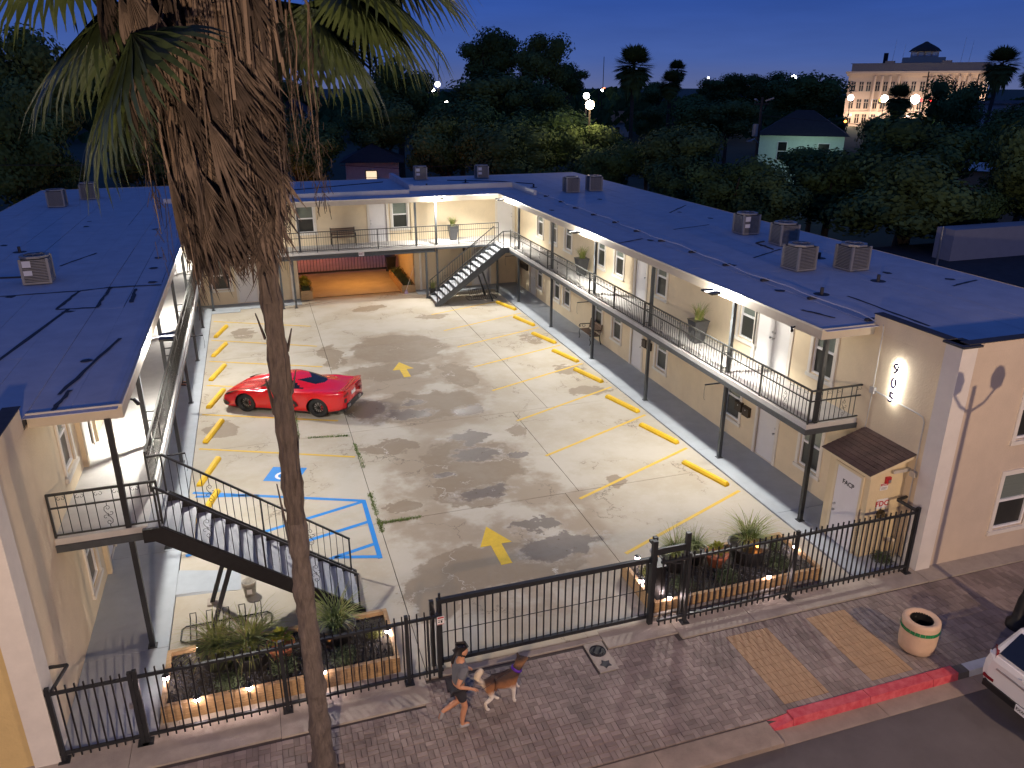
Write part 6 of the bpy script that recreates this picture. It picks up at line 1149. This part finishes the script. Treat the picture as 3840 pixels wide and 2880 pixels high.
for i, t in enumerate(far): tree(f'dark tree of the further rows under the skyline, {ORD[i] if i < 22 else str(i+1)+"th"} from the left', *t, i+2, 'dark trees of the further rows')
# distant treeline as one mass
rl_ = random.Random(77); tl = MB()
for i in range(15000):
    b = rl_.uniform(-.75, .95); D = rl_.uniform(165, 330); x = 2.99+(fw_.x+rt_.x*b)*D; y = -13.08+(fw_.y+rt_.y*b)*D; D = max(D, 285) if .34 < b < .64 else D; x = 2.99+(fw_.x+rt_.x*b)*D; y = -13.08+(fw_.y+rt_.y*b)*D; h = rl_.uniform(0, 1)**.55*(7.9+2.0*sin(b*23)*sin(b*7+1)+1.3*sin(b*61)); s = rl_.uniform(.8, 2.0); a = rl_.uniform(0, 3.14); u = Vector((cos(a), sin(a), rl_.uniform(-.5, .5)))*s; w_ = Vector((rl_.uniform(-.4, .4), rl_.uniform(-.4, .4), 1)).normalized()*s*.8; p = Vector((x, y, h)); tl.quad(p-u, p-w_, p+u, p+w_)
kind(tl.obj('treeline', M_leaf[0]), 'stuff')
def fan_palm(lab, x, y, z, r, lean=0):
    t = thing('palm_tree', lab, 'tree', (x, y, -.2)); MB().tube([(lean, 0, 0), (lean*.4, 0, z*.5), (0, 0, z+.2)], [.32, .26, .24], 8).obj('trunk', M_trunk, t)
    q = random.Random(int(x*10)); mb = MB()
    for i in range(420):
        a = q.uniform(0, 2*pi); el = q.uniform(-1.3, 1.4); d = Vector((cos(a)*cos(el), sin(a)*cos(el), sin(el))); c = d*r*q.uniform(.3, .6)+Vector((0, 0, -.15*r)); n_ = d.cross(Vector((0, 0, 1))).normalized()
        for k in range(7): f = (k-3)/3; e = (d+n_*f*.8+Vector((0, 0, -.25-abs(f)*.2))).normalized(); tp = c+e*r*q.uniform(.36, .55); s = e.cross(d)*.1+n_*.05*r; mb.quad(c, c+e*r*.25+n_*.045*r, tp, c+e*r*.25-n_*.045*r)
    for i in range(60): a = q.uniform(0, 2*pi); b = Vector((.3*r*cos(a), .3*r*sin(a), -.4*r)); n_ = Vector((-sin(a), cos(a), 0))*.06*r; mb.quad(b-n_, b+n_, b*1.2+n_*.3-Vector((0, 0, r*q.uniform(.6, 1.1))), b*1.2-n_*.3-Vector((0, 0, r*q.uniform(.6, 1.1))))
    mb.obj('crown', M_leaf[1], t, loc=(0, 0, z+.2)); return t
fan_palm('tall fan palm silhouette on the skyline right of the bright lamp', 51.7, 85.6, 13.4, 3.0); fan_palm('small fan palm silhouette further right on the skyline', 80.9, 126.7, 13.7, 2.2); fan_palm('fan palm standing in front of the courthouse', 84.9, 74.6, 9.4, 2.2); fan_palm('tall fan palm at the right end of the courthouse', 99.9, 73.5, 13.7, 2.7, -1.5); fan_palm('leaning palm at the right picture edge', 110.7, 77.2, 12.6, 2.4, -2.5); fan_palm('second head fan palm just right of the tall skyline palm', 58.5, 88, 11.3, 1.9)
# ================================================================== TOWN BUILDINGS
M_lime = mat('courthouse_limestone', (.56, .44, .34), .8, var=.06); M_wdk = mat('dark_window_glass', (.02, .018, .018), .2); M_roofd = mat('dark_shingles', (.030, .026, .028), .9, var=.2)
a0, a1 = Vector((169.9, 186.3, 0)), Vector((195.3, 161.9, 0)); dv = (a1-a0); Lc = dv.length; ca = atan2(dv.y, dv.x)
ct = thing('courthouse', 'wide floodlit limestone courthouse with a cupola on the right skyline', 'building', (a0.x, a0.y, -.2), ca); H = 17.0
MB().box(0, 0, 0, Lc, 22, 14.3).obj('wall', M_lime, ct); MB().box(-.9, -.9, 14.3, Lc+.9, 22, 14.9).box(-.5, -.5, 13.7, Lc+.5, 22, 14.3).obj('cornice', M_lime, ct); MB().box(.5, -.1, 14.9, Lc-.5, 22, 17.0).box(9, .2, 17.0, 11.5, 3, 17.6).box(Lc-12, .2, 17, Lc-9.5, 3, 17.6).obj('parapet', mat('parapet_stone', (.36, .27, .22), .8, var=.1), ct); MB().box(0, .5, 17.0, Lc, 22, 17.05).obj('roof', M_roofd, ct)
wmesh = MB().box(-.62, -.06, 0, .62, -.02, 2.5).mesh('pane', M_wdk); wf = MB()
for x_, w0 in ((-.62, .1), (.62, .1), (0, .1)): wf.box(x_-.07, -.12, 0, x_+.07, -.01, 2.5)
wf.box(-.9, -.16, -.3, .9, -.01, 0).box(-.7, -.12, 1.6, .7, -.01, 1.72); wfm = wf.mesh('window', M_lime)
for fz in (4.9, 9.6, .9):
    for i, x in enumerate((1.6, 3.7, 5.6, 8.0, 10.0, 11.8, 15.0, 17.2, 19.4, 22.6, 24.9, 27.2, 29.2, 32, 34)):
        if x > Lc-.8: continue
        wi = link('window', wfm, ct, (x, 0, fz)); link('pane', wmesh, wi)
for x in (7.0, 8.9, 11, 13.2, 21.3, 23.7, 26.1, 28.3, 30.6, 33, 34.3): MB().cyl((x, -.55, 4.2), (x, -.55, 13.6), .42, .36, 10).obj('column', M_lime, ct)
MB().box(.4, -.6, 3.4, Lc-.4, 0, 4.2).obj('plinth', M_lime, ct)
ox = Lc*.53
MB().box(ox-5.5, 6, 17.05, ox+5.5, 14, 18.6).box(ox-3.6, 7.5, 18.6, ox+3.6, 12.5, 20.2).obj('cupola', M_lime, ct); MB().lathe((ox, 10, 20.2), [(4.3, 0), (3.4, .9), (2.2, 1.6), (1.0, 2.2), (.4, 2.6), (0, 2.7)], 8).obj('cupola_roof', M_roofd, ct)
for x in (-2.6, -.9, .9, 2.6): MB().box(ox+x-.6, 7.42, 18.9, ox+x+.6, 7.49, 20.0).obj('cupola_window', mat('pale_cupola_glass', (.45, .5, .6), .3), ct)
MB().box(8, 10, 17, 9.2, 11, 20).obj('chimney', M_roofd, ct)
for x, h in ((10.5, 6.5), (13, 5.2), (28, 6.8), (30, 5.8)): MB().cyl((x, 8, 17), (x+.4, 8, 17+h), .05, .03, 5).obj('antenna', M_steel, ct)
for i, (fx, pw) in enumerate(((2, 1200), (9, 1000), (17, 1200), (25, 1500), (33, 3400))):
    o = lamp('facade_floodlight', (0, 0, 0), pw*1.7, (1, .74, .56), .3); o.parent = ct; o.location = (fx, -5.0, 3.0); o['kind'] = 'helper'
def house(lab, x, y, rz, w_, d_, h, rh, mw, mr, wins=(), hip=True, lit=None, z=-.2):
    t = thing('house', lab, 'house', (x, y, z), rz); MB().box(-w_/2, 0, 0, w_/2, d_, h).obj('wall', mw, t); e = .5; a = (-w_/2-e, -e, h), (w_/2+e, -e, h), (w_/2+e, d_+e, h), (-w_/2-e, d_+e, h)
    ix = min(w_, d_)/2 if hip else -e+.0; r0, r1 = (-w_/2+ix, d_/2, h+rh), (w_/2-ix, d_/2, h+rh)
    m_ = MB(); m_.quad(a[0], a[1], r1, r0).quad(a[2], a[3], r0, r1).quad(a[1], a[2], r1).quad(a[3], a[0], r0).quad(*a[::-1]); m_.obj('roof', mr, t)
    for wx, wz, ww, wh, wl in wins: f = MB().box(wx-ww/2-.08, -.06, wz-.08, wx+ww/2+.08, -.005, wz+wh+.08).obj('window', M_wdk if wl else M_white, t); MB().box(wx-ww/2, -.09, wz, wx+ww/2, -.061, wz+wh*.48).obj('pane', lit if wl else M_wdk, f); MB().box(wx-ww/2, -.09, wz+wh*.52, wx+ww/2, -.061, wz+wh).obj('pane', lit if wl else M_wdk, f)
    return t
M_lit = emat('lit_window', (1, .76, .48), 1.1); M_hw = mat('white_siding', (.62, .62, .60), .7, var=.08)
house('white house with one lit window just behind the rear roof', 13.2, 58.1, -.18, 4.6, 6, 4.75, 1.4, M_hw, M_roofd, ((-.1, 2.9, .9, 1.1, 1), (1.35, 2.6, .45, .25, 0)), lit=M_lit)
house('white gabled house poking out of the trees left of centre', 11.5, 106.6, 1.35, 7, 3.4, 7.6, 1.7, M_hw, M_roofd, (), hip=False)
hh = house('house with a dark hip roof and pale green lit wall behind the right trees', 60.9, 62.2, -.66, 8.8, 7, 5.9, 2.6, mat('pale_green_siding', (.50, .62, .52), .7, var=.06), M_roofd, ((-1.9, 3.3, .9, 1.9, 0), (2.4, 3.2, 1.1, 1.9, 0)))
o = lamp('yard_lamp', (0, 0, 0), 330, (.72, 1, .82), .15); o.parent = hh; o.location = (1.0, -5.0, 4.6); o['kind'] = 'helper'
oh = house('white bungalow with an orange lit roof beside the bright street lamp', 83.0, 159.2, -.45, 9, 8, 3.2, 2.4, M_hw, mat('terracotta_roof', (.45, .20, .09), .8, var=.15), ((1.5, 1.1, .9, 1.1, 0), (-2.2, 1.2, 1.2, 1.0, 0)), hip=False)
MB().hexa([(-3.4, -1.5, 0), (-.2, -1.5, 0), (-.2, 0, 0), (-3.4, 0, 0)], [(-3.4, -1.5, 2.9), (-.2, -1.5, 2.9), (-.2, 0, 2.9), (-3.4, 0, 2.9)]).hexa([(-3.6, -1.7, 2.9), (0, -1.7, 2.9), (0, 0, 2.9), (-3.6, 0, 2.9)], [(-1.85, -1.7, 4.2), (-1.75, -1.7, 4.2), (-1.75, 1, 4.2), (-1.85, 1, 4.2)]).obj('porch', M_hw, oh)
house('low flat commercial building at the right behind the trees', 60.5, 39.5, -.9, 9, 8, 4.4, .3, mat('brown_stucco', (.30, .20, .12), .8, var=.1), M_hw); house('pale long flat building at the far right edge', 118.0, 76.0, -.95, 34, 16, 8.5, .4, mat('pale_brick_paint', (.46, .42, .42), .8, var=.1), M_roofd, ())
nb = thing('neighbour_building', 'dark flat roofed neighbour building right of the motel', 'building'); MB().box(24.2, 6, -.2, 40, 17.5, 3.2).obj('wall', M_roofd, nb); MB().box(24.0, 5.8, 3.2, 40.2, 17.7, 3.4).obj('roof', mat('dark_tar_roof', (.03, .03, .034), .9, var=.3), nb)
MB().cyl((30.4, 12.6, 0), (30.4, 12.6, 5.3), .05).obj('vent_mast', M_steel, nb)
nb2 = thing('neighbour_building', 'grey blue parapet wall building at the right picture edge', 'building'); MB().box(32.6, 14.0, -.2, 44, 15, 4.8).obj('wall', mat('grey_blue_panel', (.30, .30, .33), .8, var=.06), nb2)
# utility poles, masts, lamps of the town
def pole(lab, x, y, h, arms=(), tr=False):
    t = thing('utility_pole', lab, 'utility pole', (x, y, -.2)); MB().cyl((0, 0, 0), (0, 0, h+.2), .16, .11, 8).obj('pole', M_trunk, t)
    for z, l in arms: MB().box(-l, -.06, z, l, .06, z+.12).obj('crossarm', M_trunk, t)
    if tr: MB().cyl((-.45, -.1, h-3.0), (-.45, -.1, h-2.0), .24, n=12).obj('transformer', M_ac, t); MB().tube([(0, -.1, h-3.6), (-.7, -.5, h-3.2), (-1.2, -.7, h-3.3)], .04, 6).obj('lamp_arm', M_steel, t); MB().box(-1.55, -.8, h-3.42, -1.1, -.6, h-3.28).obj('lamp_head', M_ac, t); MB().bar((.35, 0, h-.1), (.9, -.4, h+.15), .2, .12).bar((-.5, 0, h-.1), (-.9, -.3, h+.05), .2, .12).obj('flood_head', M_ac, t)
    return t
pole('wooden utility pole with transformer and lamp arm in front of the hip roof house', 45.8, 48.5, 9.9, ((9.5, .7),), True); pole('utility pole with crossarm in front of the courthouse', 129, 115.4, 13.4, ((12.6, 1.3),)); pole('utility pole with crossarm near the right end of the courthouse', 149.6, 122.9, 13.2, ((12.3, 1.4),)); pole('tall thin mast on the left skyline', 59.3, 230.5, 19.5); pole('thin mast on the skyline by the fan palm', 126.2, 260.5, 20.5); pole('pale pole beside the orange roofed bungalow', 74.0, 146.5, 10.0)
for pts, lab in (([(9.5, 49, 5.2), (14, 48, 4.9), (28.5, 46, 5.6)], 'thin wire sagging behind the rear roof'), ([(46, 48.5, 8.4), (60, 47, 7.2), (88, 46, 7.5)], 'utility wire running right from the wooden pole'), ([(-12, 40, 6.6), (-4, 42, 6.2), (6, 44, 6.4)], 'thin wire in the trees at the left')): tag(MB().tube(pts, .018, 4).obj('wire', M_trunk), lab, 'wire')
def townlamp(lab, x, y, z, r, col, es, pw=0, pole_=True):
    t = thing('town_lamp', lab, 'lamp', (x, y, -.2)); MB().cyl((0, 0, 0), (0, 0, z+.1), .08, n=6).obj('pole', M_trunk, t); MB().lathe((0, 0, z+.2), [(0, -r), (r*.7, -r*.7), (r, 0), (r*.7, r*.7), (0, r)], 12).obj('globe', emat('glow_%02d%02d%02d' % tuple(int(c*99) for c in col), col, es), t, True)
    if pw: o = lamp('town_lamp_light', (0, 0, 0), pw, col, r*1.1); o.parent = t; o.location = (-.55*r*2, -.8*r*2-.5, z-.4); o['kind'] = 'helper'
    return t
Wm = (1, .74, .42); Wc = (1, .93, .82); Wh = (.95, .97, 1)
for a in (('blazing warm street lamp left of the orange roofed bungalow', 27.6, 43.8, 9.5, .34, Wm, 60, 170), ('bright lamp left of the blazing street lamp', 30.2, 50.6, 10.05, .26, Wc, 25, 60), ('small lamp on the pole above the bungalow', 75.1, 147.5, 9.9, .28, Wc, 12), ('twin town lights by the left mast, upper', 58.9, 230.6, 11.3, .8, Wc, 14), ('town light below the left mast', 57.6, 231, 9.6, .5, Wc, 10), ('small town light left of the tall skyline trees', 38, 132.8, 8.1, .28, Wc, 9), ('white town light beside the tall trees on the skyline', 79, 240, 13.2, .5, Wh, 9), ('red town light near the fan palm', 122, 250, 9.8, .55, (1, .15, .04), 9), ('white lit sign light on the right skyline', 158.1, 195.6, 13.1, .85, Wh, 10), ('small white light on the right skyline', 137.8, 209.3, 13.1, .35, Wh, 8), ('small town light in the trees right of centre', 129.6, 166.8, 10, .35, Wc, 8), ('white globe lamp at the left end of the courthouse', 151.5, 162.5, 8.0, .75, Wc, 14, 600), ('white globe lamp left of the courthouse palm', 157.5, 157.3, 7.8, .95, Wc, 14, 600), ('largest white globe lamp right of the courthouse palm', 162.6, 152.5, 7.7, 1.15, Wc, 16, 900), ('low white lamp in the trees below the courthouse', 88.2, 71.5, 7.1, .3, Wh, 14, 120), ('amber light alone in the dark trees on the right', 73.9, 71.1, 6.7, .17, (1, .3, .04), 9), ('small lamp left of the palm at the right edge', 112, 86, 11.6, .25, Wh, 7), ('small orange lamp at the far left behind the palm leaves', -19, 60, 9.1, .16, (1, .5, .15), 8)): townlamp(*a)
tl_s = [('amber traffic light in front of the courthouse', 153.4, 154.3, 7.5, (1, .45, .02)), ('red traffic light right of the largest globe lamp', 160, 148.1, 7.6, (1, .03, .02)), ('second red traffic light further right', 161.4, 146.7, 7.6, (1, .03, .02))]
for lab, x, y, z, c in tl_s:
    t = thing('traffic_light', lab, 'traffic light', (x, y, -.2)); MB().cyl((-2.5, 0, 0), (-2.5, 0, z+.4), .1, n=6).bar((-2.5, 0, z+.4), (.6, 0, z+.4), .12).obj('mast', M_steel, t); MB().box(-.22, -.2, z-.6, .22, .2, z+.6).obj('housing', M_black, t); MB().lathe((0, -.26, z+.2), [(0, -.1), (.36, 0), (0, .1)], 12, axis='y').obj('signal', emat('signal_%d' % int(c[1]*99), c, 12), t)
# lit lawn strip and street at the left beyond the motel
kind(MB().box(-40, 40, -.2, -9.5, 43.0, -.12).obj('side_street', mat('lit_side_street', (.20, .15, .12), .9, var=.2)))
kind(MB().box(-40, 33, -.2, -9.0, 39.6, -.14).obj('lawn', mat('lawn_grass', (.08, .12, .02), .95, var=.4, sc_=2)))
t = townlamp('warm street lamp hidden behind the palm leaves at the left', -16.5, 41.5, 6.2, .2, (1, .6, .25), 8, 260)
t = thing('chain_fence', 'low wire fence along the side street at the left edge', 'fence'); 
for i in range(9): MB().cyl((-22+i*1.7, 39.8, 0), (-22+i*1.7, 39.8, 1.3), .03, n=6).obj('fence_post', M_trunk, t)
MB().bar((-22, 39.8, 1.28), (-8.4, 39.8, 1.28), .04).bar((-22, 39.8, .7), (-8.4, 39.8, .7), .015).obj('rail', M_trunk, t)
